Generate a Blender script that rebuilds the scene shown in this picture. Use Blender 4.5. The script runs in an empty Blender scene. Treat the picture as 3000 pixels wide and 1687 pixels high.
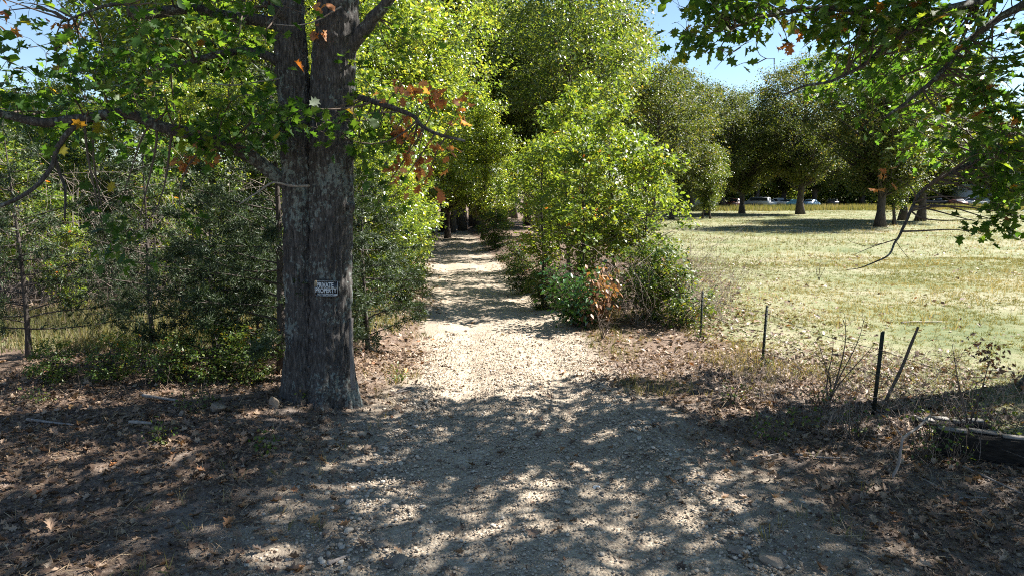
import bpy, math, random
import numpy as np
from mathutils import Vector, Matrix

SC = bpy.context.scene
COL = SC.collection
R = math.radians

# ------------------------------------------------------------------ camera, sky, sun, exposure
F = 2000.0            # focal length in pixels of the 3000 x 1687 photograph
HOR = 560.0           # horizon line in that photograph
CAMZ = 3.3
PITCH = math.atan((843.5 - HOR) / F)
cam_d = bpy.data.cameras.new('camera')
cam = bpy.data.objects.new('camera', cam_d)
COL.objects.link(cam)
cam.location = (0, 0, CAMZ)
cam.rotation_euler = (math.pi / 2 - PITCH, 0, 0)
cam_d.sensor_width = 36.0
cam_d.lens = 36.0 * F / 3000.0
cam_d.clip_start = 0.05
cam_d.clip_end = 3000
SC.camera = cam

SUN_AZ = R(72)        # clockwise from +Y: the sun stands to the right and beyond the scene
SUN_EL = R(45)
SDIR = Vector((math.sin(SUN_AZ) * math.cos(SUN_EL), math.cos(SUN_AZ) * math.cos(SUN_EL), math.sin(SUN_EL)))
world = bpy.data.worlds.new('World')
SC.world = world
world.use_nodes = True
wn = world.node_tree
bg = wn.nodes['Background']
sky = wn.nodes.new('ShaderNodeTexSky')
sky.sky_type = 'NISHITA'
sky.sun_disc = False
sky.sun_elevation = SUN_EL
sky.sun_rotation = SUN_AZ
sky.altitude = 200
sky.air_density = 1.0
sky.dust_density = 0.0
sky.ozone_density = 2.5
wn.links.new(sky.outputs[0], bg.inputs[0])
bg.inputs[1].default_value = 0.051
sun_d = bpy.data.lights.new('sun', 'SUN')
sun_d.energy = 5.0
sun_d.angle = R(0.53)
sun_d.color = (1.0, 0.96, 0.89)
sun = bpy.data.objects.new('sun', sun_d)
COL.objects.link(sun)
sun.location = (20, 20, 30)
sun.rotation_euler = SDIR.to_track_quat('Z', 'Y').to_euler()

SC.view_settings.view_transform = 'Standard'
SC.view_settings.look = 'None'
SC.view_settings.exposure = 1.95
SC.view_settings.gamma = 1.0
SC.view_settings.use_curve_mapping = False
SC.render.engine = 'CYCLES'
SC.cycles.max_bounces = 7
SC.cycles.diffuse_bounces = 3
SC.cycles.glossy_bounces = 2
SC.cycles.transmission_bounces = 4
SC.cycles.sample_clamp_indirect = 6.0
SC.cycles.pixel_filter_type = 'BLACKMAN_HARRIS'
SC.cycles.filter_width = 1.05
SC.cycles.use_denoising = False
SC.cycles.denoiser = 'OPENIMAGEDENOISE'
SC.cycles.denoising_input_passes = 'RGB_ALBEDO_NORMAL'
SC.cycles.denoising_prefilter = 'ACCURATE'

# ------------------------------------------------------------------ helpers
rng = np.random.default_rng(7)
CP, SP = math.cos(PITCH), math.sin(PITCH)


def ray(px, py):
    a = (px - 1500.0) / F
    b = -(py - 843.5) / F
    return np.array([a, CP + b * SP, -SP + b * CP])


def P(px, py, Y):
    """world point seen at that pixel of the photograph when it stands Y metres ahead"""
    d = ray(px, py)
    return np.array([0, 0, CAMZ]) + d * (Y / d[1])


def sm(a, b, x):
    t = np.clip((x - a) / (b - a), 0, 1)
    return t * t * (3 - 2 * t)


def _hash(i, j, k, s):
    n = (i * 374761393 + j * 668265263 + k * 2147483647 + s * 144665) & 0xFFFFFFFF
    n = ((n ^ (n >> 13)) * 1274126177) & 0xFFFFFFFF
    n = ((n ^ (n >> 16)) * 2246822519) & 0xFFFFFFFF
    return ((n ^ (n >> 15)) & 0xFFFF) / 65535.0


def vnoise(x, y, z=0.0, s=0):
    x, y, z = np.broadcast_arrays(np.asarray(x, float), np.asarray(y, float), np.asarray(z, float))
    xi, yi, zi = np.floor(x).astype(np.int64), np.floor(y).astype(np.int64), np.floor(z).astype(np.int64)
    fx, fy, fz = x - xi, y - yi, z - zi
    fx, fy, fz = fx * fx * (3 - 2 * fx), fy * fy * (3 - 2 * fy), fz * fz * (3 - 2 * fz)
    out = 0
    for dx in (0, 1):
        for dy in (0, 1):
            for dz in (0, 1):
                w = (fx if dx else 1 - fx) * (fy if dy else 1 - fy) * (fz if dz else 1 - fz)
                out = out + w * _hash(xi + dx, yi + dy, zi + dz, s)
    return out * 2 - 1


def fbm(x, y, z=0.0, s=0, o=4):
    a, t, n = 1.0, 0.0, 0.0
    for k in range(o):
        n = n + a * vnoise(x * 2 ** k, y * 2 ** k, z * 2 ** k, s + k)
        t += a
        a *= 0.5
    return n / t


# the gravel track: centre line and half width along Y
_RY = [-10, 0, 5.9, 11.8, 15, 19.4, 27.5, 36, 41.7, 47, 55, 70, 90]
_RC = [1.0, 0.6, 0.32, 0.03, -0.12, -0.42, -1.75, -2.8, -3.35, -3.8, -5.0, -9.0, -16.0]
_RW = [2.6, 2.5, 2.2, 1.68, 1.72, 1.8, 1.6, 1.45, 1.35, 1.3, 1.3, 1.3, 1.3]


def rc(y):
    return np.interp(y, _RY, _RC)


def rw(y):
    return np.interp(y, _RY, _RW)


def fence_x(y):
    return np.interp(y, [0, 10.2, 15.3, 22, 60, 130], [7.7, 5.45, 4.25, 4.6, 8.5, 14.0])


def H(x, y):
    x = np.asarray(x, float)
    y = np.asarray(y, float)
    d = x - rc(y)
    w = rw(y)
    a = np.abs(d)
    on = 1 - sm(w * 0.75, w * 1.25, a)
    z = 0.07 * fbm(x * 0.35, y * 0.35, 0, 3, 3) * (1 - 0.6 * on) + 0.010 * fbm(x * 2.6, y * 2.6, 0, 9, 3) * (1 - 0.5 * on)
    z = z - 0.05 * on * np.exp(-((a - 0.82) / 0.33) ** 2) - 0.03 * on
    z = z + 0.20 * sm(1.9, 3.6, -d) * sm(6.5, 9.0, y)
    bank = sm(17, 24, y) * (1 - sm(60, 75, y))
    z = z + bank * (0.42 * sm(w + 0.3, w + 1.8, d) * (1 - sm(w + 4, w + 8, d)) + 0.22 * sm(w + 0.3, w + 1.5, -d))
    far = sm(25, 140, y) * sm(5, 70, x)
    return z + far * 0.35


def hz(x, y):
    return float(H(np.array([x]), np.array([y]))[0])


def G(px, py):
    """ground point under that pixel"""
    d = ray(px, py)
    t = CAMZ / -d[2]
    for _ in range(6):
        x, y = d[0] * t, d[1] * t
        t = (CAMZ - hz(x, y)) / -d[2]
    return np.array([d[0] * t, d[1] * t, CAMZ + d[2] * t])


def in_view(p, margin=60):
    v = np.asarray(p) - np.array([0, 0, CAMZ])
    dep = v[..., 1] * CP - v[..., 2] * SP
    up = v[..., 1] * SP + v[..., 2] * CP
    px = 1500 + F * v[..., 0] / np.maximum(dep, 0.01)
    py = 843.5 - F * up / np.maximum(dep, 0.01)
    return (dep > 0.5) & (px > -margin) & (px < 3000 + margin) & (py > -margin) & (py < 1687 + margin), dep, px, py


class MB:
    """collects verts / polygons and links them as one mesh object"""

    def __init__(self):
        self.v, self.f, self.t, self.n = [], [], [], 0

    def add(self, verts, faces, tint=None):
        verts = np.asarray(verts, float).reshape(-1, 3)
        if isinstance(faces, np.ndarray):
            faces = [faces]
        for fa in faces:
            self.f.append(np.asarray(fa, np.int64) + self.n)
        self.v.append(verts)
        self.t.append(np.zeros(len(verts)) if tint is None else np.broadcast_to(tint, (len(verts),)))
        self.n += len(verts)
        return self

    def tube(self, pts, rad, seg=7, cap=True, tint=None):
        pts = np.asarray(pts, float)
        n = len(pts)
        rad = np.broadcast_to(np.asarray(rad, float), (n,))
        tan = np.gradient(pts, axis=0)
        tan /= np.linalg.norm(tan, axis=1)[:, None] + 1e-9
        ref = np.array([0.0, 0, 1]) if abs(tan[0][2]) < 0.8 else np.array([1.0, 0, 0])
        rings = []
        u = np.cross(tan[0], ref)
        for i in range(n):
            u = u - tan[i] * np.dot(u, tan[i])
            u /= np.linalg.norm(u) + 1e-9
            w = np.cross(tan[i], u)
            a = np.linspace(0, 2 * np.pi, seg, endpoint=False)
            rings.append(pts[i] + rad[i] * (np.cos(a)[:, None] * u + np.sin(a)[:, None] * w))
        v = np.concatenate(rings)
        i = np.arange(n - 1)[:, None] * seg
        j = np.arange(seg)[None, :]
        q = np.stack([i + j, i + (j + 1) % seg, i + seg + (j + 1) % seg, i + seg + j], -1).reshape(-1, 4)
        fs = [q]
        if cap:
            fs.append(np.arange(seg)[::-1][None, :])
            fs.append((np.arange(seg) + (n - 1) * seg)[None, :])
        return self.add(v, fs, tint)

    def box(self, c, s, rot=None):
        c = np.asarray(c, float)
        s = np.asarray(s, float) / 2
        v = np.array([[x, y, z] for x in (-1, 1) for y in (-1, 1) for z in (-1, 1)], float) * s
        if rot is not None:
            v = v @ np.asarray(rot).T
        f = np.array([[0, 1, 3, 2], [4, 6, 7, 5], [0, 4, 5, 1], [2, 3, 7, 6], [0, 2, 6, 4], [1, 5, 7, 3]])
        return self.add(v + c, f)

    def mesh(self, name, mat, smooth=False):
        me = bpy.data.meshes.new(name)
        v = np.concatenate(self.v)
        me.vertices.add(len(v))
        me.vertices.foreach_set('co', v.astype(np.float32).ravel())
        tot = np.concatenate([np.full(len(f), f.shape[1]) for f in self.f]).astype(np.int32)
        idx = np.concatenate([f.ravel() for f in self.f]).astype(np.int32)
        me.loops.add(len(idx))
        me.loops.foreach_set('vertex_index', idx)
        me.polygons.add(len(tot))
        start = np.concatenate([[0], np.cumsum(tot)[:-1]]).astype(np.int32)
        me.polygons.foreach_set('loop_start', start)
        me.polygons.foreach_set('loop_total', tot)
        if smooth:
            me.polygons.foreach_set('use_smooth', np.ones(len(tot), bool))
        at = me.attributes.new('tint', 'FLOAT', 'POINT')
        at.data.foreach_set('value', np.concatenate(self.t).astype(np.float32))
        me.update(calc_edges=True)
        if isinstance(mat, str):
            mat = M[mat]
        me.materials.append(mat)
        return me

    def build(self, name, mat, parent=None, smooth=False):
        return obj(name, self.mesh(name, mat, smooth), parent)


def obj(name, me, parent=None):
    o = bpy.data.objects.new(name, me)
    COL.objects.link(o)
    if parent is not None:
        o.parent = parent
    return o


def tag(o, label=None, cat=None, group=None, kind=None):
    if label:
        o['label'] = label
    if cat:
        o['category'] = cat
    if group:
        o['group'] = group
    if kind:
        o['kind'] = kind
    return o


def thing(name, label, cat, loc=(0, 0, 0), rz=0.0, group=None, scale=None):
    o = bpy.data.objects.new(name, None)
    COL.objects.link(o)
    o.empty_display_size = 0.2
    o.location = loc
    o.rotation_euler = (0, 0, rz)
    if scale is not None:
        o.scale = scale if not isinstance(scale, (int, float)) else (scale,) * 3
    return tag(o, label, cat, group)


def rotmats(nrm, tip):
    """frames with z = nrm and y as near to tip as possible"""
    z = nrm / (np.linalg.norm(nrm, axis=1)[:, None] + 1e-9)
    y = tip - z * np.sum(tip * z, 1)[:, None]
    y /= np.linalg.norm(y, axis=1)[:, None] + 1e-9
    x = np.cross(y, z)
    return np.stack([x, y, z], -1)


def scatter(mb, tv, tf, pos, mats, size, tint):
    """many copies of a small template in one go"""
    tv = np.asarray(tv, float)
    k = len(tv)
    n = len(pos)
    if n == 0:
        return
    size = np.broadcast_to(np.asarray(size, float), (n,))
    v = np.einsum('nij,kj->nki', mats, tv) * size[:, None, None] + pos[:, None, :]
    base = (np.arange(n) * k)[:, None]
    fs = []
    for f in tf:
        f = np.asarray(f, np.int64)
        fs.append((base[:, :, None] + f[None, None, :]).reshape(-1, len(f)))
    by = {}
    for f in fs:
        by.setdefault(f.shape[1], []).append(f)
    mb.add(v.reshape(-1, 3), [np.concatenate(x) for x in by.values()], np.repeat(tint, k))


def curve(p0, p1, bend=0.15, n=7, r=rng, sag=0.0):
    p0, p1 = np.asarray(p0, float), np.asarray(p1, float)
    L = np.linalg.norm(p1 - p0)
    o1, o2 = r.normal(size=3) * bend * L, r.normal(size=3) * bend * L
    t = np.linspace(0, 1, n)[:, None]
    b = ((1 - t) ** 3) * p0 + 3 * (1 - t) ** 2 * t * (p0 + (p1 - p0) / 3 + o1) + 3 * (1 - t) * t * t * (p0 + (p1 - p0) * 2 / 3 + o2) + t ** 3 * p1
    b[:, 2] -= sag * L * (4 * t[:, 0] * (1 - t[:, 0]))
    return b


def spline(pts, sub=5):
    """smooth line through points (Catmull-Rom)"""
    p = np.asarray(pts, float)
    p = np.vstack([2 * p[0] - p[1], p, 2 * p[-1] - p[-2]])
    out = []
    for i in range(1, len(p) - 2):
        for t in np.linspace(0, 1, sub, endpoint=False):
            out.append(0.5 * ((2 * p[i]) + (-p[i - 1] + p[i + 1]) * t + (2 * p[i - 1] - 5 * p[i] + 4 * p[i + 1] - p[i + 2]) * t * t + (-p[i - 1] + 3 * p[i] - 3 * p[i + 1] + p[i + 2]) * t ** 3))
    out.append(p[-2])
    return np.array(out)


# leaf templates: y runs from stalk to tip, z is the upper side
DIAMOND_V = [(0, 0, 0), (-0.30, 0.45, 0.06), (0, 1, -0.03), (0.30, 0.45, 0.06)]
DIAMOND_F = [(0, 2, 1), (0, 3, 2)]
NEEDLE_V = [(0, 0, 0), (-0.10, 0.4, 0.03), (0, 1, 0), (0.10, 0.4, 0.03)]
_side = [(0.06, 0.16), (0.24, 0.26), (0.14, 0.36), (0.40, 0.52), (0.16, 0.60), (0.30, 0.82), (0.11, 0.82)]


def lobed(curl=0.12, fold=0.18, drop=0.1):
    v = [(0, 0, 0), (0, 0.5, drop * 0.35), (0, 1, -drop)]
    for s in (-1, 1):
        for (x, y) in _side:
            v.append((s * x, y, fold * x + curl * x * math.sin(y * 5 + s) - drop * y * y))
    lf = (0, 1, 2, 9, 8, 7, 6, 5, 4, 3)
    rf = (0, 10, 11, 12, 13, 14, 15, 16, 2, 1)
    return v, [lf, rf]


LOBED_V, LOBED_F = lobed()
DRY_V, DRY_F = lobed(0.5, 0.35, -0.12)
LOBE5_V = [(0, 0, 0), (0.28, 0.25, .05), (0.2, 0.45, .05), (0.34, 0.62, .05), (0.1, 0.7, 0), (0, 1, -.05), (-0.1, 0.7, 0), (-0.34, 0.62, .05), (-0.2, 0.45, .05), (-0.28, 0.25, .05)]
LOBE5_F = [(0, 1, 2, 3, 4, 5), (0, 5, 6, 7, 8, 9)]

HEX_V = [(0, 0, 0), (.28, .3, .05), (.36, .65, .03), (0, 1, -.08), (-.36, .65, .03), (-.28, .3, .05)]
HEX_F = [(0, 1, 2, 3), (0, 3, 4, 5)]

# ------------------------------------------------------------------ materials
M = {}


def new_mat(name):
    m = bpy.data.materials.new(name)
    m.use_nodes = True
    nt = m.node_tree
    b = nt.nodes['Principled BSDF']
    M[name] = m
    return m, nt, b


def N(nt, t, **kw):
    n = nt.nodes.new(t)
    for k, v in kw.items():
        setattr(n, k, v)
    return n


def ramp(nt, stops):
    r = N(nt, 'ShaderNodeValToRGB')
    e = r.color_ramp.elements
    while len(e) < len(stops):
        e.new(0.5)
    for el, (p, c) in zip(e, stops):
        el.position = p
        el.color = (*c, 1)
    return r


def leaf_mat(name, cols, trans=0.42, rough=0.42, single=False, tboost=1.5, spec=0.5):
    m, nt, b = new_mat(name)
    L = nt.links
    oi = N(nt, 'ShaderNodeObjectInfo')
    if single:
        src = oi.outputs['Random']
    else:
        at = N(nt, 'ShaderNodeAttribute', attribute_name='tint')
        ma = N(nt, 'ShaderNodeMath', operation='MULTIPLY_ADD')
        L.new(oi.outputs['Random'], ma.inputs[0])
        ma.inputs[1].default_value = 0.14
        ma.inputs[2].default_value = -0.07
        ad = N(nt, 'ShaderNodeMath', operation='ADD', use_clamp=True)
        L.new(at.outputs['Fac'], ad.inputs[0])
        L.new(ma.outputs[0], ad.inputs[1])
        src = ad.outputs[0]
    n = len(cols)
    stops = cols if isinstance(cols[0][0], tuple) or len(cols[0]) == 2 else [(i / (n - 1), c) for i, c in enumerate(cols)]
    rp = ramp(nt, stops)
    L.new(src, rp.inputs[0])
    L.new(rp.outputs[0], b.inputs['Base Color'])
    b.inputs['Roughness'].default_value = rough
    b.inputs['Specular IOR Level'].default_value = spec
    tr = N(nt, 'ShaderNodeBsdfTranslucent')
    mul = N(nt, 'ShaderNodeMix', data_type='RGBA', blend_type='MULTIPLY')
    mul.inputs['Factor'].default_value = 1.0
    L.new(rp.outputs[0], mul.inputs['A'])
    mul.inputs['B'].default_value = (1.28 * tboost, 1.08 * tboost, 0.45 * tboost, 1)
    L.new(mul.outputs['Result'], tr.inputs['Color'])
    mx = N(nt, 'ShaderNodeMixShader')
    mx.inputs[0].default_value = trans
    L.new(b.outputs[0], mx.inputs[1])
    L.new(tr.outputs[0], mx.inputs[2])
    L.new(mx.outputs[0], nt.nodes['Material Output'].inputs[0])
    return m


def noise_mat(name, stops, scale=4.0, rough=0.9, bump=0.3, bdist=0.01, bscale=None, stretch=(1, 1, 1), detail=6, spec=0.2, vor=None, obj_var=0.0):
    m, nt, b = new_mat(name)
    L = nt.links
    tc = N(nt, 'ShaderNodeTexCoord')
    mp = N(nt, 'ShaderNodeMapping')
    mp.inputs['Scale'].default_value = stretch
    L.new(tc.outputs['Object'], mp.inputs[0])
    no = N(nt, 'ShaderNodeTexNoise')
    no.inputs['Scale'].default_value = scale
    no.inputs['Detail'].default_value = detail
    no.inputs['Roughness'].default_value = 0.65
    L.new(mp.outputs[0], no.inputs['Vector'])
    rp = ramp(nt, stops)
    if obj_var > 0:
        oi = N(nt, 'ShaderNodeObjectInfo')
        ma = N(nt, 'ShaderNodeMath', operation='MULTIPLY_ADD')
        L.new(oi.outputs['Random'], ma.inputs[0])
        ma.inputs[1].default_value = obj_var
        ma.inputs[2].default_value = -obj_var / 2
        ad = N(nt, 'ShaderNodeMath', operation='ADD', use_clamp=True)
        L.new(no.outputs[0], ad.inputs[0])
        L.new(ma.outputs[0], ad.inputs[1])
        L.new(ad.outputs[0], rp.inputs[0])
    else:
        L.new(no.outputs[0], rp.inputs[0])
    L.new(rp.outputs[0], b.inputs['Base Color'])
    b.inputs['Roughness'].default_value = rough
    b.inputs['Specular IOR Level'].default_value = spec
    if bump > 0:
        n2 = N(nt, 'ShaderNodeTexNoise')
        n2.inputs['Scale'].default_value = bscale or scale * 3
        n2.inputs['Detail'].default_value = 5
        L.new(mp.outputs[0], n2.inputs['Vector'])
        bp = N(nt, 'ShaderNodeBump')
        bp.inputs['Strength'].default_value = bump
        bp.inputs['Distance'].default_value = bdist
        L.new(n2.outputs[0], bp.inputs['Height'])
        L.new(bp.outputs[0], b.inputs['Normal'])
    return m


def tint_mat(name, cols, rough=0.85, spec=0.2):
    m, nt, b = new_mat(name)
    at = N(nt, 'ShaderNodeAttribute', attribute_name='tint')
    n = len(cols)
    rp = ramp(nt, [(i / (n - 1), c) for i, c in enumerate(cols)])
    nt.links.new(at.outputs['Fac'], rp.inputs[0])
    nt.links.new(rp.outputs[0], b.inputs['Base Color'])
    b.inputs['Roughness'].default_value = rough
    b.inputs['Specular IOR Level'].default_value = spec
    return m


def plain(name, col, rough=0.5, metal=0.0, spec=0.5):
    m, nt, b = new_mat(name)
    b.inputs['Base Color'].default_value = (*col, 1)
    b.inputs['Roughness'].default_value = rough
    b.inputs['Metallic'].default_value = metal
    b.inputs['Specular IOR Level'].default_value = spec
    return m


OAK = [(0.0, (.018, .052, .010)), (0.35, (.035, .085, .014)), (0.7, (.062, .115, .018)), (0.9, (.10, .14, .02)), (0.96, (.17, .15, .02)), (1.0, (.16, .055, .018))]
leaf_mat('oak_leaf', OAK, 0.52, 0.46, tboost=2.6, spec=0.4)
leaf_mat('oak_leaf_one', OAK, 0.52, 0.46, single=True, tboost=2.6, spec=0.4)
leaf_mat('bright_leaf', [(0.0, (.055, .11, .018)), (0.4, (.10, .155, .028)), (0.75, (.16, .205, .04)), (0.95, (.22, .23, .05)), (1.0, (.29, .22, .04))], 0.5, 0.30, spec=0.9, tboost=2.1)
leaf_mat('sapling_leaf', [(0.0, (.055, .11, .018)), (0.5, (.11, .17, .028)), (0.88, (.18, .215, .04)), (0.97, (.30, .25, .04)), (1.0, (.32, .10, .03))], 0.5, 0.42, spec=0.45, tboost=1.8)
leaf_mat('wood_leaf', [(0.0, (.04, .08, .016)), (0.5, (.075, .115, .024)), (0.85, (.13, .155, .04)), (1.0, (.20, .16, .04))], 0.48, 0.32, spec=0.8, tboost=2.2)
leaf_mat('field_leaf', [(0.0, (.03, .055, .014)), (0.5, (.06, .088, .022)), (0.88, (.105, .12, .034)), (1.0, (.16, .12, .04))], 0.42, 0.5, spec=0.3, tboost=1.8)
leaf_mat('cedar_leaf', [(0.0, (.014, .030, .010)), (0.6, (.028, .052, .016)), (1.0, (.06, .085, .022))], 0.25, 0.55)
leaf_mat('glossy_leaf', [(0.0, (.018, .06, .010)), (0.6, (.035, .095, .016)), (1.0, (.07, .14, .03))], 0.25, 0.22, spec=0.9)
leaf_mat('dead_leaf', [(0.0, (.17, .06, .025)), (0.5, (.33, .135, .05)), (1.0, (.52, .29, .14))], 0.45, 0.5, tboost=1.7)
leaf_mat('tan_leaf', [(0.0, (.15, .075, .042)), (0.5, (.27, .145, .08)), (1.0, (.42, .26, .16))], 0.3, 0.5, tboost=1.1)
leaf_mat('brown_leaf', [(0.0, (.05, .026, .018)), (0.5, (.10, .05, .032)), (1.0, (.17, .09, .05))], 0.25, 0.55, tboost=1.1)
leaf_mat('weed_leaf', [(0.0, (.03, .07, .012)), (0.5, (.07, .12, .02)), (0.9, (.16, .17, .03)), (1.0, (.25, .10, .03))], 0.4, 0.45)
FALL = [(0.0, (.07, .046, .033)), (0.3, (.15, .096, .066)), (0.6, (.245, .165, .108)), (0.86, (.36, .275, .20)), (0.93, (.28, .12, .055)), (1.0, (.42, .20, .07))]
leaf_mat('fallen_leaf', FALL, 0.12, 0.55, tboost=1.0, spec=0.3)
leaf_mat('fallen_leaf_one', [(0.0, (.11, .07, .05)), (0.4, (.21, .145, .105)), (0.7, (.32, .22, .15)), (0.88, (.34, .16, .07)), (1.0, (.44, .25, .11))], 0.12, 0.5, single=True, tboost=1.0, spec=0.3)
leaf_mat('grass', [(0.0, (.085, .11, .038)), (0.4, (.155, .165, .068)), (0.7, (.26, .23, .135)), (1.0, (.38, .315, .215))], 0.4, 0.6, tboost=1.0, spec=0.3)
tint_mat('straw', [(.16, .11, .07), (.26, .19, .12), (.40, .31, .20)], 0.8)
tint_mat('gravel', [(.15, .12, .092), (.27, .215, .16), (.37, .30, .23), (.45, .38, .30), (.56, .51, .45)], 0.85)
noise_mat('stone', [(0.25, (.22, .18, .145)), (0.5, (.36, .31, .25)), (0.75, (.52, .47, .40))], 9, 0.85, 0.35, 0.01, obj_var=0.5)
noise_mat('rock', [(0.3, (.16, .125, .10)), (0.6, (.27, .22, .17)), (0.8, (.36, .32, .27))], 7, 0.9, 0.6, 0.02)
noise_mat('white_stone', [(0.3, (.52, .52, .50)), (0.7, (.72, .72, .70))], 7, 0.8, 0.3, 0.01)
noise_mat('twig', [(0.3, (.06, .045, .035)), (0.7, (.13, .10, .08))], 12, 0.9, 0.3, 0.004)
noise_mat('grey_twig', [(0.3, (.16, .135, .12)), (0.7, (.34, .30, .27))], 14, 0.9, 0.3, 0.004, stretch=(1, 1, .4))
noise_mat('dry_stick', [(0.3, (.15, .115, .095)), (0.7, (.36, .30, .26))], 8, 0.9, 0.0)
noise_mat('far_bark', [(0.3, (.035, .028, .024)), (0.7, (.10, .085, .075))], 5, 0.95, 0.5, 0.03, stretch=(3, 3, .5))
noise_mat('pale_bark', [(0.3, (.10, .085, .075)), (0.7, (.26, .23, .21))], 5, 0.95, 0.4, 0.02, stretch=(3, 3, .6))
noise_mat('timber', [(0.35, (.008, .007, .006)), (0.6, (.028, .023, .019)), (0.8, (.07, .06, .05))], 6, 0.95, 0.9, 0.03, stretch=(1, 5, 5), bscale=14)
noise_mat('timber_top', [(0.3, (.09, .08, .07)), (0.7, (.30, .28, .26))], 4, 0.9, 0.8, 0.02)
noise_mat('post_steel', [(0.35, (.012, .018, .014)), (0.65, (.03, .035, .028)), (0.8, (.10, .05, .03))], 6, 0.7, 0.3, 0.003)
plain('wire', (.11, .095, .085), 0.6, 0.6)
plain('sign_black', (.012, .012, .014), 0.35)
plain('sign_white', (.52, .56, .60), 0.5)
plain('sign_tan', (.28, .23, .15), 0.8)
plain('nail', (.25, .14, .10), 0.5, 0.8)
plain('glass_dark', (.02, .025, .03), 0.12)
plain('tyre', (.015, .015, .015), 0.9)
plain('shed_white', (.42, .42, .41), 0.6)
plain('shed_roof', (.40, .41, .42), 0.4, 0.5)


def bark_mat():
    m, nt, b = new_mat('oak_bark')
    L = nt.links
    tc = N(nt, 'ShaderNodeTexCoord')
    mp = N(nt, 'ShaderNodeMapping')
    mp.inputs['Scale'].default_value = (1, 1, 0.2)
    L.new(tc.outputs['Object'], mp.inputs[0])
    n1 = N(nt, 'ShaderNodeTexNoise')
    n1.inputs['Scale'].default_value = 34
    n1.inputs['Detail'].default_value = 5
    n1.inputs['Roughness'].default_value = 0.7
    L.new(mp.outputs[0], n1.inputs['Vector'])
    r1 = ramp(nt, [(0.32, (.018, .0165, .0155)), (0.5, (.056, .051, .048)), (0.7, (.135, .124, .116))])
    L.new(n1.outputs[0], r1.inputs[0])
    # lichen: grey-green crusts in clusters
    v = N(nt, 'ShaderNodeTexNoise')
    v.inputs['Scale'].default_value = 19
    v.inputs['Detail'].default_value = 6
    v.inputs['Roughness'].default_value = 0.62
    mp2 = N(nt, 'ShaderNodeMapping')
    mp2.inputs['Scale'].default_value = (1, 1, 0.75)
    L.new(tc.outputs['Object'], mp2.inputs[0])
    L.new(mp2.outputs[0], v.inputs['Vector'])
    big = N(nt, 'ShaderNodeTexNoise')
    big.inputs['Scale'].default_value = 2.3
    big.inputs['Detail'].default_value = 2
    L.new(mp2.outputs[0], big.inputs['Vector'])
    ad = N(nt, 'ShaderNodeMath', operation='MULTIPLY_ADD')
    L.new(big.outputs[0], ad.inputs[0])
    ad.inputs[1].default_value = 0.75
    L.new(v.outputs[0], ad.inputs[2])
    r2 = ramp(nt, [(0.965, (0, 0, 0)), (1.03, (.9, .9, .9))])
    L.new(ad.outputs[0], r2.inputs[0])
    lc = ramp(nt, [(0.35, (.085, .11, .105)), (0.55, (.17, .19, .178)), (0.75, (.27, .28, .255))])
    L.new(n1.outputs[0], lc.inputs[0])
    mx = N(nt, 'ShaderNodeMix', data_type='RGBA')
    L.new(r2.outputs[0], mx.inputs['Factor'])
    L.new(r1.outputs[0], mx.inputs['A'])
    L.new(lc.outputs[0], mx.inputs['B'])
    L.new(mx.outputs['Result'], b.inputs['Base Color'])
    b.inputs['Roughness'].default_value = 0.9
    b.inputs['Specular IOR Level'].default_value = 0.25
    bp = N(nt, 'ShaderNodeBump')
    bp.inputs['Strength'].default_value = 0.9
    bp.inputs['Distance'].default_value = 0.02
    L.new(n1.outputs[0], bp.inputs['Height'])
    L.new(bp.outputs[0], b.inputs['Normal'])


bark_mat()


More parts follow.
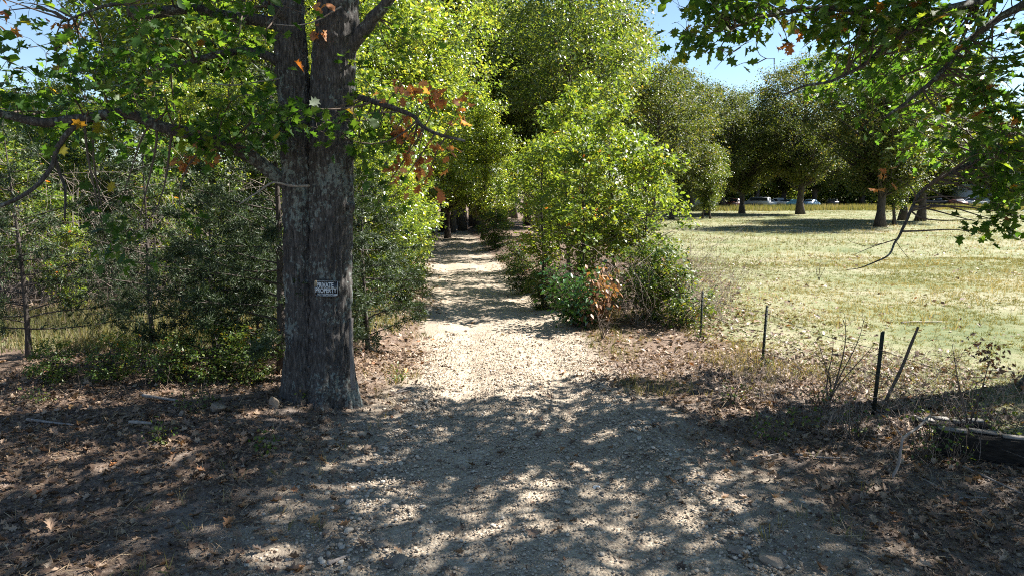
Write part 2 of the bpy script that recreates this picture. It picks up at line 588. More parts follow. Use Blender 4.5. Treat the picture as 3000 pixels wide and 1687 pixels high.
def ground_mat():
    m, nt, b = new_mat('ground_soil')
    L = nt.links
    tc = N(nt, 'ShaderNodeTexCoord')

    def noise(scale, detail=5, rough=0.65):
        n = N(nt, 'ShaderNodeTexNoise')
        n.inputs['Scale'].default_value = scale
        n.inputs['Detail'].default_value = detail
        n.inputs['Roughness'].default_value = rough
        L.new(tc.outputs['Object'], n.inputs['Vector'])
        return n
    fine = noise(28, 6, 0.75)
    mid = noise(1.3, 4)
    litter = ramp(nt, [(0.3, (.055, .036, .026)), (0.48, (.13, .092, .068)), (0.62, (.21, .155, .118)), (0.75, (.32, .25, .19))])
    L.new(fine.outputs[0], litter.inputs[0])
    soil = ramp(nt, [(0.3, (.10, .08, .066)), (0.5, (.18, .147, .123)), (0.7, (.27, .225, .19))])
    L.new(fine.outputs[0], soil.inputs[0])
    msk = ramp(nt, [(0.46, (0, 0, 0)), (0.58, (1, 1, 1))])
    L.new(mid.outputs[0], msk.inputs[0])
    zone = N(nt, 'ShaderNodeAttribute', attribute_name='soil')
    mu = N(nt, 'ShaderNodeMath', operation='MULTIPLY')
    L.new(zone.outputs['Fac'], mu.inputs[0])
    L.new(msk.outputs[0], mu.inputs[1])
    mx = N(nt, 'ShaderNodeMix', data_type='RGBA')
    L.new(mu.outputs[0], mx.inputs['Factor'])
    L.new(litter.outputs[0], mx.inputs['A'])
    L.new(soil.outputs[0], mx.inputs['B'])
    gv = N(nt, 'ShaderNodeAttribute', attribute_name='gravelly')
    gvn = N(nt, 'ShaderNodeMath', operation='MULTIPLY_ADD')
    L.new(noise(3.0, 6, 0.7).outputs[0], gvn.inputs[0])
    gvn.inputs[1].default_value = 1.1
    gvn.inputs[2].default_value = -0.55
    gva = N(nt, 'ShaderNodeMath', operation='ADD', use_clamp=True)
    L.new(gv.outputs['Fac'], gva.inputs[0])
    L.new(gvn.outputs[0], gva.inputs[1])
    gvr = ramp(nt, [(0.3, (0, 0, 0)), (0.7, (1, 1, 1))])
    L.new(gva.outputs[0], gvr.inputs[0])
    grv = ramp(nt, [(0.3, (.17, .138, .11)), (0.5, (.27, .222, .172)), (0.7, (.38, .32, .25))])
    L.new(fine.outputs[0], grv.inputs[0])
    mxg = N(nt, 'ShaderNodeMix', data_type='RGBA')
    L.new(gvr.outputs[0], mxg.inputs['Factor'])
    L.new(mx.outputs['Result'], mxg.inputs['A'])
    L.new(grv.outputs[0], mxg.inputs['B'])
    mx = mxg
    gr = ramp(nt, [(0.28, (.088, .112, .05)), (0.44, (.152, .165, .08)), (0.6, (.225, .212, .13)), (0.82, (.32, .285, .205))])
    g2 = noise(2.6, 10, 0.8)
    g3 = noise(0.22, 5, 0.6)
    gm = N(nt, 'ShaderNodeMath', operation='MULTIPLY_ADD')
    L.new(g3.outputs[0], gm.inputs[0])
    gm.inputs[1].default_value = 0.9
    gm.inputs[2].default_value = -0.45
    ga = N(nt, 'ShaderNodeMath', operation='ADD')
    L.new(gm.outputs[0], ga.inputs[0])
    L.new(g2.outputs[0], ga.inputs[1])
    L.new(ga.outputs[0], gr.inputs[0])
    gz = N(nt, 'ShaderNodeAttribute', attribute_name='grass')
    pn = N(nt, 'ShaderNodeMath', operation='MULTIPLY_ADD')
    L.new(noise(2.2, 5).outputs[0], pn.inputs[0])
    pn.inputs[1].default_value = 0.9
    pn.inputs[2].default_value = -0.45
    sm_ = N(nt, 'ShaderNodeMath', operation='ADD', use_clamp=True)
    L.new(gz.outputs['Fac'], sm_.inputs[0])
    L.new(pn.outputs[0], sm_.inputs[1])
    gs = ramp(nt, [(0.4, (0, 0, 0)), (0.6, (1, 1, 1))])
    L.new(sm_.outputs[0], gs.inputs[0])
    mx2 = N(nt, 'ShaderNodeMix', data_type='RGBA')
    L.new(gs.outputs[0], mx2.inputs['Factor'])
    L.new(mx.outputs['Result'], mx2.inputs['A'])
    L.new(gr.outputs[0], mx2.inputs['B'])
    L.new(mx2.outputs['Result'], b.inputs['Base Color'])
    b.inputs['Roughness'].default_value = 0.95
    b.inputs['Specular IOR Level'].default_value = 0.15
    bp = N(nt, 'ShaderNodeBump')
    bp.inputs['Strength'].default_value = 0.8
    bp.inputs['Distance'].default_value = 0.03
    L.new(fine.outputs[0], bp.inputs['Height'])
    L.new(bp.outputs[0], b.inputs['Normal'])


ground_mat()


def road_mat():
    m, nt, b = new_mat('road_gravel')
    L = nt.links
    tc = N(nt, 'ShaderNodeTexCoord')
    vo = N(nt, 'ShaderNodeTexVoronoi')
    vo.inputs['Scale'].default_value = 30
    L.new(tc.outputs['Object'], vo.inputs['Vector'])
    no = N(nt, 'ShaderNodeTexNoise')
    no.inputs['Scale'].default_value = 1.6
    no.inputs['Detail'].default_value = 7
    no.inputs['Roughness'].default_value = 0.7
    L.new(tc.outputs['Object'], no.inputs['Vector'])
    sep = N(nt, 'ShaderNodeSeparateColor')
    L.new(vo.outputs['Color'], sep.inputs[0])
    ad = N(nt, 'ShaderNodeMath', operation='MULTIPLY_ADD')
    L.new(sep.outputs[0], ad.inputs[0])
    ad.inputs[1].default_value = 0.45
    ad2 = N(nt, 'ShaderNodeMath', operation='MULTIPLY_ADD')
    L.new(no.outputs[0], ad2.inputs[0])
    ad2.inputs[1].default_value = 0.9
    ad2.inputs[2].default_value = -0.18
    L.new(ad2.outputs[0], ad.inputs[2])
    rp = ramp(nt, [(0.2, (.20, .16, .125)), (0.45, (.32, .26, .195)), (0.7, (.41, .345, .265)), (0.9, (.50, .44, .36))])
    L.new(ad.outputs[0], rp.inputs[0])
    L.new(rp.outputs[0], b.inputs['Base Color'])
    b.inputs['Roughness'].default_value = 0.95
    b.inputs['Specular IOR Level'].default_value = 0.15
    bp = N(nt, 'ShaderNodeBump')
    bp.inputs['Strength'].default_value = 0.9
    bp.inputs['Distance'].default_value = 0.02
    bp.invert = True
    L.new(vo.outputs['Distance'], bp.inputs['Height'])
    L.new(bp.outputs[0], b.inputs['Normal'])


road_mat()

# ------------------------------------------------------------------ the ground
def axis(lo, hi, a, b, step, grow=1.12, cap=60.0):
    mid = list(np.arange(a, b, step))
    up, s = b, step
    while up < hi:
        mid.append(up)
        s = min(s * grow, cap)
        up += s
    mid.append(hi)
    dn, s, low = a, step, []
    while dn > lo:
        s = min(s * grow, cap)
        dn -= s
        low.append(max(dn, lo))
    return np.array(sorted(set(low)) + mid)


def grid(xs, ys):
    X, Y = np.meshgrid(xs, ys)
    n, m = len(ys), len(xs)
    i = np.arange(n - 1)[:, None] * m
    j = np.arange(m - 1)[None, :]
    q = np.stack([i + j, i + j + 1, i + m + j + 1, i + m + j], -1).reshape(-1, 4)
    return X.ravel(), Y.ravel(), q


def grass_zone(x, y):
    right = sm(-1.6, 2.4, x - fence_x(y) - 0.1)
    left = sm(0, .6, 1 - ((x + 7.6) / 5.2) ** 2 - ((y - 16.2) / 3.9) ** 2) * 0.95
    return np.maximum(right, left)


gx = axis(-900, 900, -9, 10, 0.11, 1.10)
gy = axis(-60, 1500, 4, 16, 0.10, 1.06)
X, Y, q = grid(gx, gy)
mb = MB().add(np.stack([X, Y, H(X, Y)], 1), q)
ground = mb.build('ground', 'ground_soil', smooth=True)
for nm, val in (('soil', np.clip(sm(-6, -2.6, X) * (1 - sm(12, 14, Y)), 0, 1)), ('grass', grass_zone(X, Y)), ('gravelly', 1 - sm(.95, 1.35 + .5 * (1 - sm(8, 13, Y)), np.abs(X - rc(Y)) / rw(Y)))):
    at = ground.data.attributes.new(nm, 'FLOAT', 'POINT')
    at.data.foreach_set('value', val.astype(np.float32))
tag(ground, kind='structure')

ry = axis(-9, 85, 4, 16, 0.07, 1.05, 1.2)
ut = np.linspace(-1, 1, 61)
n, m = len(ry), len(ut)
Yr = np.repeat(ry, m)
U = np.tile(ut, n)
edge_l = 1 + 0.13 * fbm(ry * 0.9, 0 * ry, 0, 21, 4)
edge_r = 1 + 0.13 * fbm(ry * 0.9, 0 * ry + 7, 0, 22, 4)
e = np.where(U < 0, np.repeat(edge_l, m), np.repeat(edge_r, m))
Xr = rc(Yr) + U * rw(Yr) * e
Zr = H(Xr, Yr) + 0.008 + 0.014 * (1 - U ** 2) + 0.010 * fbm(Xr * 6, Yr * 6, 0, 31, 3)
Zr = np.where(np.abs(U) > 0.99, Zr - 0.03, Zr)
i = np.arange(n - 1)[:, None] * m
j = np.arange(m - 1)[None, :]
q = np.stack([i + j, i + j + 1, i + m + j + 1, i + m + j], -1).reshape(-1, 4)
road = MB().add(np.stack([Xr, Yr, Zr], 1), q).build('gravel_track', 'road_gravel', smooth=True)
tag(road, kind='structure')


def on_road(x, y):
    return np.abs(x - rc(y)) / rw(y)


def surf(x, y):
    return H(x, y) + np.where(on_road(x, y) < 0.95, 0.03, 0.0)


# ------------------------------------------------------------------ stones and gravel
def stone_template(seed, sub=1, cuts=7, lo=.55, hi=.85):
    t = (1 + 5 ** 0.5) / 2
    v = np.array([(-1, t, 0), (1, t, 0), (-1, -t, 0), (1, -t, 0), (0, -1, t), (0, 1, t), (0, -1, -t), (0, 1, -t), (t, 0, -1), (t, 0, 1), (-t, 0, -1), (-t, 0, 1)], float)
    f = [(0, 11, 5), (0, 5, 1), (0, 1, 7), (0, 7, 10), (0, 10, 11), (1, 5, 9), (5, 11, 4), (11, 10, 2), (10, 7, 6), (7, 1, 8), (3, 9, 4), (3, 4, 2), (3, 2, 6), (3, 6, 8), (3, 8, 9), (4, 9, 5), (2, 4, 11), (6, 2, 10), (8, 6, 7), (9, 8, 1)]
    v /= np.linalg.norm(v, axis=1)[:, None]
    for _ in range(sub):
        v = list(map(tuple, v))
        mid, nf = {}, []

        def m(a, b):
            k = (min(a, b), max(a, b))
            if k not in mid:
                p = np.array(v[a]) + np.array(v[b])
                v.append(tuple(p / np.linalg.norm(p)))
                mid[k] = len(v) - 1
            return mid[k]
        for a, b, c in f:
            ab, bc, ca = m(a, b), m(b, c), m(c, a)
            nf += [(a, ab, ca), (b, bc, ab), (c, ca, bc), (ab, bc, ca)]
        f = nf
        v = np.array(v)
    r = np.random.default_rng(seed)
    for _ in range(cuts):       # cut flat facets
        nrm = r.normal(size=3)
        nrm /= np.linalg.norm(nrm)
        lim = r.uniform(lo, hi)
        d = v @ nrm
        v = v - np.outer(np.maximum(d - lim, 0), nrm)
    v = v * np.array([r.uniform(0.42, 0.6), r.uniform(0.34, 0.5), r.uniform(0.22, 0.36)])
    return v, f


def yaw_mats(n, r, tilt=0.25):
    nrm = np.stack([r.normal(size=n) * tilt, r.normal(size=n) * tilt, np.ones(n)], 1)
    a = r.uniform(0, 2 * np.pi, n)
    return rotmats(nrm, np.stack([np.cos(a), np.sin(a), np.zeros(n)], 1))


def scatter_ground(nmax, xr, yr, dens, r):
    """random ground points, kept with probability dens(x, y)"""
    x = r.uniform(*xr, nmax)
    y = r.uniform(*yr, nmax)
    k = r.uniform(0, 1, nmax) < dens(x, y)
    return x[k], y[k]


r = np.random.default_rng(11)


def gravel_density(x, y):
    u = on_road(x, y)
    d = 1 - sm(0.62, 1.32 + .3 * (1 - sm(8, 13, y)), u + 0.25 * fbm(x * 1.3, y * 1.3, 0, 40, 3))
    d = d * (1 - 0.45 * np.exp(-((np.abs(x - rc(y)) - .82) / .26) ** 2))
    near = 1 - sm(9, 17, y) * 0.75
    return d * near * (0.55 + 0.45 * sm(-0.3, 0.3, fbm(x * 1.2, y * 1.2, 0, 41, 3) + 0.25))


mb = MB()
tmpl = [stone_template(s, 0) for s in range(100, 106)]
x, y = scatter_ground(60000, (-3.8, 4.4), (4.4, 16), gravel_density, r)
u = on_road(x, y)
sz = np.exp(r.normal(-3.72, 0.36, len(x))) * (1 + 0.3 * sm(0.5, 0.95, u)) * (1 + 0.02 * (y - 5))
k = r.integers(0, 6, len(x))
for t in range(6):
    s = k == t
    pos = np.stack([x[s], y[s], surf(x[s], y[s]) + sz[s] * 0.10], 1)
    scatter(mb, tmpl[t][0], tmpl[t][1], pos, yaw_mats(s.sum(), r), sz[s], np.clip(r.beta(2.2, 2.6, s.sum()), 0, 1))
o = mb.build('gravel', 'gravel')
tag(o, 'loose tan and grey gravel covering the track', 'gravel', kind='stuff')

stone_me = []
for s in range(8):
    v, f = stone_template(s, 1)
    stone_me.append(MB().add(v, np.array(f)).mesh('stone', 'stone'))
cnt = 0
while cnt < 260:
    zone = r.integers(0, 10)
    yy = 5.6 + 5.2 * r.random() ** 1.5
    side = -1 if zone < 5 else 1
    if zone in (4, 9):
        uu = r.uniform(-0.7, 0.7)
        lab, grp = 'pale loose stone among the gravel in the middle of the track', 'loose stones on the middle of the track'
    else:
        uu = side * r.normal(0.88, 0.1)
        lab, grp = (('tan stone in the coarse gravel along the left edge of the track', 'loose stones along the left track edge') if side < 0 else ('tan stone in the coarse gravel along the right edge of the track', 'loose stones along the right track edge'))
    xx = float(rc(yy) + uu * rw(yy))
    if not in_view(np.array([xx, yy, 0.0]), 0)[0]:
        continue
    s = float(np.clip(np.exp(r.normal(-2.95, 0.30)), 0.035, 0.13))
    o = obj('stone', stone_me[cnt % 8])
    o.location = (xx, yy, float(surf(xx, yy)) + 0.10 * s)
    o.rotation_euler = (r.normal() * .2, r.normal() * .2, r.uniform(0, 6.28))
    o.scale = (s,) * 3
    tag(o, lab, 'stone', grp)
    cnt += 1


def rock(px, py, s, seed, mat, label, squash=(1, 1, 1), name='rock', sink=0.1):
    v, f = stone_template(seed, 3, 14, .42, .78)
    v = v + 0.06 * fbm(v[:, 0] * 5, v[:, 1] * 5, v[:, 2] * 5, seed)[:, None] * v
    p = G(px, py)
    o = MB().add(v * s * np.array(squash), np.array(f)).build(name, mat)
    o.location = (p[0], p[1], p[2] + s * (0.25 - sink) * squash[2])
    o.rotation_euler = (0.1, -0.1, seed * 1.3)
    tag(o, label, 'rock')
    return o


rock(808, 1190, 0.30, 301, 'rock', 'tan rock lying against the foot of the big oak trunk', (1, 0.8, 1.2))
rock(800, 1308, 0.28, 302, 'rock', 'pale tan triangular rock in the leaves below the big oak', (1, 0.8, 0.9))
rock(640, 1205, 0.34, 303, 'rock', 'grey rock half hidden in the shade left of the oak base', (1.2, 0.9, 0.9))
rock(535, 1215, 0.22, 304, 'rock', 'small grey rock beside the sprouting green plant', (1, 1, 1))
rock(1748, 1432, 0.13, 305, 'white_stone', 'rounded white stone standing out on the track', (0.9, 1.2, 1.1))
rock(2255, 1645, 0.40, 306, 'rock', 'long grey angular rock at the right gravel edge, largest there', (0.8, 1.4, 0.6))
rock(2165, 1620, 0.22, 307, 'rock', 'brown blocky rock in the gravel left of the long grey rock', (1, 1, 1))
rock(2190, 1590, 0.17, 308, 'rock', 'reddish tan rock at the track edge above the blocky one', (1, 1, .9))
rock(1120, 1600, 0.20, 309, 'rock', 'smooth rounded tan rock at the left gravel edge', (1.2, 1, .8))
rock(1160, 1655, 0.26, 310, 'rock', 'flat grey rock in the gravel at the lower left', (1.2, 1, .7))
rock(1820, 1650, 0.16, 311, 'rock', 'flat pale rock on the right half of the track', (1.3, 1, .5))
rock(2210, 1570, 0.13, 312, 'rock', 'small brown rock in the soil just beside the gravel', (1, 1, .9))

# ------------------------------------------------------------------ fallen leaves and straw
r = np.random.default_rng(23)


def litter_density(x, y):
    u = on_road(x, y)
    nr = 1 - sm(8, 13, y)
    off = sm(0.75 + .1 * nr, 1.3 + .45 * nr, u + 0.35 * fbm(x * 1.0, y * 1.0, 0, 50, 3))
    fx = fence_x(y)
    field = sm(-.4, 5.0, x - fx)
    patch = 0.35 + 0.65 * sm(-0.25, 0.35, fbm(x * 0.9, y * 0.9, 0, 51, 4) + 0.1)
    soil = sm(-6.5, -3.0, x) * (1 - sm(8.2, 9.6, y)) * (x < 0)
    strip = sm(-2.8, -0.5, x - fx) * (1 - field) * sm(10.5, 12.5, y)
    return (off * (1 - 0.93 * field) * (1 - 0.6 * soil * sm(-.2, .25, fbm(x * .8, y * .8, 0, 52, 3) + .1)) * patch + 0.35 * strip) + 0.06 * (1 - off)


mb = MB()
x, y = scatter_ground(22000, (-8.5, 9.5), (4.3, 13.5), litter_density, r)
n = len(x)
pos = np.stack([x, y, H(x, y) + 0.012 + 0.02 * r.random(n)], 1)
scatter(mb, DRY_V, DRY_F, pos, yaw_mats(n, r, 0.45), r.uniform(0.05, 0.135, n), r.beta(1.6, 2.0, n))
x, y = scatter_ground(42000, (-14, 12), (13.5, 34), lambda a, b: litter_density(a, b) * (1.2 - b / 45), r)
n = len(x)
pos = np.stack([x, y, H(x, y) + 0.012 + 0.02 * r.random(n)], 1)
scatter(mb, LOBE5_V, LOBE5_F, pos, yaw_mats(n, r, 0.5), r.uniform(0.07, 0.16, n), r.beta(1.8, 1.8, n))
x, y = scatter_ground(15000, (5, 45), (10, 70), lambda a, b: (0.6 * (a > fence_x(b)) * sm(0.0, 0.5, fbm(a * .3, b * .3, 0, 55, 3) + 0.15)), r)
n = len(x)
pos = np.stack([x, y, H(x, y) + 0.03], 1)
scatter(mb, DIAMOND_V, [(0, 3, 2, 1)], pos, yaw_mats(n, r, 0.6), r.uniform(0.10, 0.19, n), r.beta(2.0, 1.8, n))
x, y = scatter_ground(80000, (-9, 9.5), (4.3, 14), lambda a, b: np.minimum(1, litter_density(a, b) * 1.5 + .03), r)
n = len(x)
pos = np.stack([x, y, H(x, y) + 0.006 + 0.012 * r.random(n)], 1)
scatter(mb, DIAMOND_V, [(0, 3, 2, 1)], pos, yaw_mats(n, r, 0.5), r.uniform(0.025, 0.075, n), r.beta(1.5, 2.4, n))
o = mb.build('leaf_litter', 'fallen_leaf')
tag(o, 'dry brown fallen oak leaves covering the verges', 'leaf litter', kind='stuff')

fl_me = []
for s in range(5):
    rr = np.random.default_rng(400 + s)
    v, f = lobed(rr.uniform(.3, .9), rr.uniform(.1, .6), rr.uniform(-.35, .1))
    fl_me.append(MB().add(v, [np.array([f[0]]), np.array([f[1]])]).mesh('fallen_leaf', 'fallen_leaf_one'))
cnt = 0
while cnt < 240:
    yy = 5.3 + 7.0 * r.random() ** 1.3
    xx = r.uniform(-0.78, 0.78) * yy
    u = float(on_road(xx, yy))
    if not in_view(np.array([xx, yy, 0.0]), 0)[0]:
        continue
    if u < 0.9 and r.random() > 0.10:
        continue
    side = 'track' if u < 0.95 else ('left' if xx < 0 else 'right')
    lab = {'track': 'single dry brown oak leaf lying on the gravel track', 'left': 'curled dry oak leaf on the shaded ground left of the track', 'right': 'curled dry oak leaf on the shaded ground right of the track'}[side]
    grp = {'track': 'fallen leaves on the gravel', 'left': 'fallen leaves left of the track', 'right': 'fallen leaves right of the track'}[side]
    o = obj('fallen_leaf', fl_me[cnt % 5])
    o.location = (xx, yy, float(surf(xx, yy)) + 0.022)
    o.rotation_euler = (r.normal() * .3, r.normal() * .3, r.uniform(0, 6.28))
    s = r.uniform(0.09, 0.17)
    o.scale = (s, s, s)
    tag(o, lab, 'leaf', grp)
    cnt += 1

mb = MB()
x, y = scatter_ground(42000, (-8.5, 9), (4.3, 14), lambda a, b: 0.85 * sm(0.85, 1.2, on_road(a, b)) * (0.3 + 0.7 * sm(-.2, .3, fbm(a * 1.3, b * 1.3, 0, 60, 3))) * (1 - 0.8 * sm(0, 2.5, a - fence_x(b))), r)
n = len(x)
pos = np.stack([x, y, H(x, y) + 0.012], 1)
sv = [(0, 0, 0), (-.02, .5, .05), (0, 1, .02), (.02, .5, .05)]
scatter(mb, sv, [(0, 3, 2, 1)], pos, yaw_mats(n, r, 0.35), r.uniform(0.06, 0.24, n), r.random(n))
o = mb.build('dry_straw', 'straw')
tag(o, 'dry straw and pine needles strewn over the verges', 'straw', kind='stuff')

# ------------------------------------------------------------------ pasture grass
r = np.random.default_rng(31)
mb = MB()


def tufts(x, y, hmin, hmax, blades, spread, lean, tint_lo, tint_hi, width=0.06):
    n = len(x)
    for b_ in range(blades):
        a = r.uniform(0, 2 * np.pi, n)
        d = r.uniform(0, spread, n)
        px, py = x + np.cos(a) * d, y + np.sin(a) * d
        L_ = r.normal(0, lean, (n, 2))
        up = np.stack([L_[:, 0], L_[:, 1], np.ones(n)], 1)
        nr = np.stack([r.normal(size=n), r.normal(size=n), np.zeros(n)], 1)
        mats = rotmats(nr, up)
        scatter(mb, [(-width, 0, 0), (width, 0, 0), (0, 1, 0)], [(0, 1, 2)], np.stack([px, py, H(px, py) - 0.005], 1), mats, r.uniform(hmin, hmax, n), np.clip(r.uniform(tint_lo, tint_hi, n) + .45 * fbm(px * .22, py * .22, 0, 73, 3), 0, 1))


fz = lambda a, b: sm(-0.4, 1.5, a - fence_x(b))
x, y = scatter_ground(46000, (4, 32), (10, 34), lambda a, b: fz(a, b) * (a < b * 0.85) * (0.35 + 0.65 * sm(-.2, .3, fbm(a * .5, b * .5, 0, 70, 4))), r)
tufts(x, y, 0.03, 0.09, 8, 0.10, 0.9, 0.0, 0.9, 0.09)
x, y = scatter_ground(42000, (6, 95), (30, 110), lambda a, b: fz(a, b) * (a < b * 0.85) * (0.3 + 0.7 * sm(-.2, .3, fbm(a * .25, b * .25, 0, 71, 4))), r)
tufts(x, y, 0.06, 0.15, 5, 0.22, 0.8, 0.0, 0.9, 0.12)
# taller seed stalks in patches
x, y = scatter_ground(15000, (5, 60), (16, 75), lambda a, b: fz(a, b) * (a < b * 0.8) * (.25 + .75 * sm(-.2, 0.5, fbm(a * .2, b * .2, 0, 72, 4))), r)
tufts(x, y, 0.12, 0.40, 4, 0.12, 0.3, 0.3, 1.0, 0.022)
x, y = scatter_ground(2600, (5, 40), (10, 45), lambda a, b: fz(a, b) * (a < b * 0.8), r)
tufts(x, y, 0.06, 0.2, 9, 0.07, 0.5, 0.0, 0.5, 0.03)
# taller rough along the far edge by the parked vehicles
x, y = scatter_ground(9000, (18, 105), (108, 124), lambda a, b: 0.8 * np.ones_like(a), r)
tufts(x, y, 0.4, 0.95, 3, 0.3, 0.25, 0.1, 0.7, 0.06)
o = mb.build('pasture_grass', 'grass')
tag(o, 'short dry yellow green grass of the open pasture', 'grass', kind='stuff')

mb = MB()
x, y = scatter_ground(7500, (-13, -2.6), (12.6, 19.8), lambda a, b: grass_zone(a, b), r)
tufts(x, y, 0.1, 0.42, 6, 0.14, 0.4, 0.1, 0.95, 0.03)
o = mb.build('clearing_grass', 'grass')
tag(o, 'sunlit tall dry grass in the clearing behind the cedars', 'grass', kind='stuff')

mb = MB()
x, y = scatter_ground(16000, (-8, 8), (5.0, 30), lambda a, b: (0.25 + .75 * sm(10, 13, b)) * sm(0.95, 1.05, on_road(a, b)) * (1 - sm(1.3, 2.1, on_road(a, b))) * sm(0.0, .35, fbm(a * 1.1, b * 1.1, 0, 75, 3)), r)
tufts(x, y, 0.05, 0.22, 5, 0.08, 0.6, 0.1, 0.95, 0.04)
x, y = scatter_ground(5000, (1.5, 7), (10.8, 18.5), lambda a, b: .9 * sm(1.0, 1.2, on_road(a, b)) * (a < fence_x(b) + 1) * sm(-.15, .3, fbm(a * .9, b * .9, 0, 76, 3)), r)
tufts(x, y, 0.05, 0.2, 5, 0.09, 0.6, 0.3, 1.0, 0.035)
o = mb.build('verge_grass', 'grass')
tag(o, 'thin tufts of dry grass along both track edges', 'grass', kind='stuff')

# ------------------------------------------------------------------ trees
def leaf_frames(pos, centre, r, up=0.8, out=0.5, rnd=0.8, droop=0.35):
    n = len(pos)
    o = pos - centre
    o = o / (np.linalg.norm(o, axis=1)[:, None] + 1e-6)
    nrm = o * out + np.array([0, 0, up]) + r.normal(size=(n, 3)) * rnd
    tip = o * 0.7 + r.normal(size=(n, 3)) * 0.6 + np.array([0, 0, -droop])
    return rotmats(nrm, tip)


def tree_meshes(name, seed, Ht, tr, cb, rx, nclump, nleaf, lsize, cr, leafmat, bark='far_bark', peak=0.42, lean=0.06, shell=0.55, limb_r=0.30, squash=0.65, bare=0):
    """trunk and crown meshes of one kind of tree"""
    r = np.random.default_rng(seed)
    tb, cbm = MB(), MB()
    n = 12
    t = np.linspace(0, 1, n)
    wob = np.cumsum(r.normal(0, lean * Ht / n, (n, 2)), 0)
    wob -= wob[0]
    ax = np.stack([wob[:, 0], wob[:, 1], t * Ht * 0.93 - 0.15], 1)
    rad = tr * (1 - 0.88 * t) + tr * 0.55 * np.exp(-t * Ht / 0.35)
    tb.tube(ax, rad, 9)

    def axis_at(z):
        f = np.clip((z + 0.15) / (Ht * 0.93), 0, 1) * (n - 1)
        i0 = int(min(f, n - 2))
        return ax[i0] + (ax[i0 + 1] - ax[i0]) * (f - i0), tr * (1 - 0.88 * f / (n - 1))

    def prof(u):
        return rx * np.clip(np.where(u < peak, np.sqrt(np.clip(u / peak, 0, 1)) * 0.55 + 0.45 * (u / peak), np.sqrt(np.clip(1 - ((u - peak) / (1 - peak)) ** 2, 0, 1))), 0.06, 1)
    for _ in range(nclump):
        u = r.beta(1.25, 1.3)
        a = r.uniform(0, 2 * np.pi)
        rr = prof(np.array(u)) * (r.random() ** shell) * r.uniform(0.82, 1.12)
        z = cb + u * (Ht - cb)
        c0, _ = axis_at(z)
        c = np.array([c0[0] + rr * np.cos(a), c0[1] + rr * np.sin(a), z])
        zs = max(cb * 0.7, z - rr * r.uniform(0.35, 0.9))
        s, sr = axis_at(zs)
        lr = max(0.012, min(sr * limb_r, 0.022 * math.sqrt(rr + 0.2) + 0.012 * rr))
        tb.tube(curve(s, c, 0.10, 6, r), np.linspace(lr, lr * 0.25, 6), 5, cap=False)
        k = int(nleaf * r.uniform(0.6, 1.4))
        csz = cr * r.uniform(0.7, 1.35)
        nb = 4
        sub = c + r.normal(size=(nb, 3)) * csz * 0.6 * np.array([1, 1, squash])
        p = sub[r.integers(0, nb, k)] + r.normal(size=(k, 3)) * csz * 0.36 * np.array([1, 1, squash])
        mt = leaf_frames(p, c0 + np.array([0, 0, z - c0[2] - csz]), r)
        tone = r.uniform(-0.15, 0.15)
        scatter(cbm, DIAMOND_V, DIAMOND_F, p, mt, lsize * r.uniform(0.5, 1.5, k), np.clip(r.beta(2, 2.4, k) + tone, 0, 1))
    for _ in range(bare):
        z = r.uniform(cb * 0.3, Ht * 0.6)
        s, sr = axis_at(z)
        a = r.uniform(0, 2 * np.pi)
        e = s + np.array([np.cos(a), np.sin(a), 0.35]) * r.uniform(0.5, 1.1) * rx
        tb.tube(curve(s, e, 0.15, 6, r), np.linspace(0.016, 0.004, 6), 4, cap=False)
    return tb.mesh('trunk', bark, True), cbm.mesh('crown', leafmat)


PROTO = {}


def proto(key, *a, **k):
    PROTO[key] = tree_meshes(key, *a, **k)


proto('road_a', 1, 10.5, 0.16, 0.5, 3.1, 190, 150, 0.135, 0.55, 'bright_leaf', peak=0.35)
proto('road_b', 2, 14.0, 0.20, 1.6, 3.4, 200, 150, 0.15, 0.62, 'bright_leaf', peak=0.40)
proto('road_c', 3, 5.0, 0.06, 0.2, 1.7, 90, 120, 0.12, 0.38, 'bright_leaf', peak=0.35)
proto('sap_a', 4, 6.0, 0.06, 1.1, 1.45, 85, 46, 0.125, 0.26, 'sapling_leaf', peak=0.45, shell=0.7, bare=34)
proto('sap_b', 5, 5.0, 0.05, 0.9, 1.65, 85, 46, 0.125, 0.27, 'sapling_leaf', peak=0.40, shell=0.7, bare=34)
proto('wood_a', 6, 17.0, 0.24, 5.0, 3.9, 170, 125, 0.19, 0.75, 'wood_leaf', peak=0.45)
proto('wood_b', 7, 19.0, 0.28, 6.5, 4.3, 170, 125, 0.20, 0.80, 'wood_leaf', peak=0.5)
proto('wood_c', 8, 12.0, 0.15, 1.8, 3.2, 150, 120, 0.16, 0.62, 'wood_leaf', peak=0.4)
proto('field_a', 9, 18.0, 0.42, 3.6, 7.2, 320, 150, 0.215, 1.0, 'field_leaf', peak=0.38)
proto('field_b', 10, 16.0, 0.36, 3.0, 6.2, 290, 150, 0.215, 0.95, 'field_leaf', peak=0.40)
proto('brown_oak', 12, 17.0, 0.30, 3.5, 5.0, 190, 120, 0.20, 0.85, 'field_leaf', peak=0.5, bare=20)
proto('arch', 15, 11.0, 0.17, 1.9, 3.3, 200, 140, 0.16, 0.6, 'bright_leaf', peak=0.25)
proto('far_bush', 16, 7.0, 0.08, 0.1, 3.6, 80, 90, 0.3, 0.8, 'wood_leaf', peak=0.35)
proto('tall_bright', 17, 15.0, 0.20, 4.6, 4.0, 190, 150, 0.15, 0.65, 'bright_leaf', peak=0.35)
proto('shrub_a', 13, 2.0, 0.025, 0.05, 1.1, 60, 85, 0.085, 0.26, 'weed_leaf', peak=0.45, bare=20)
proto('shrub_b', 14, 1.3, 0.02, 0.05, 0.9, 36, 70, 0.075, 0.22, 'weed_leaf', peak=0.45, bare=20)


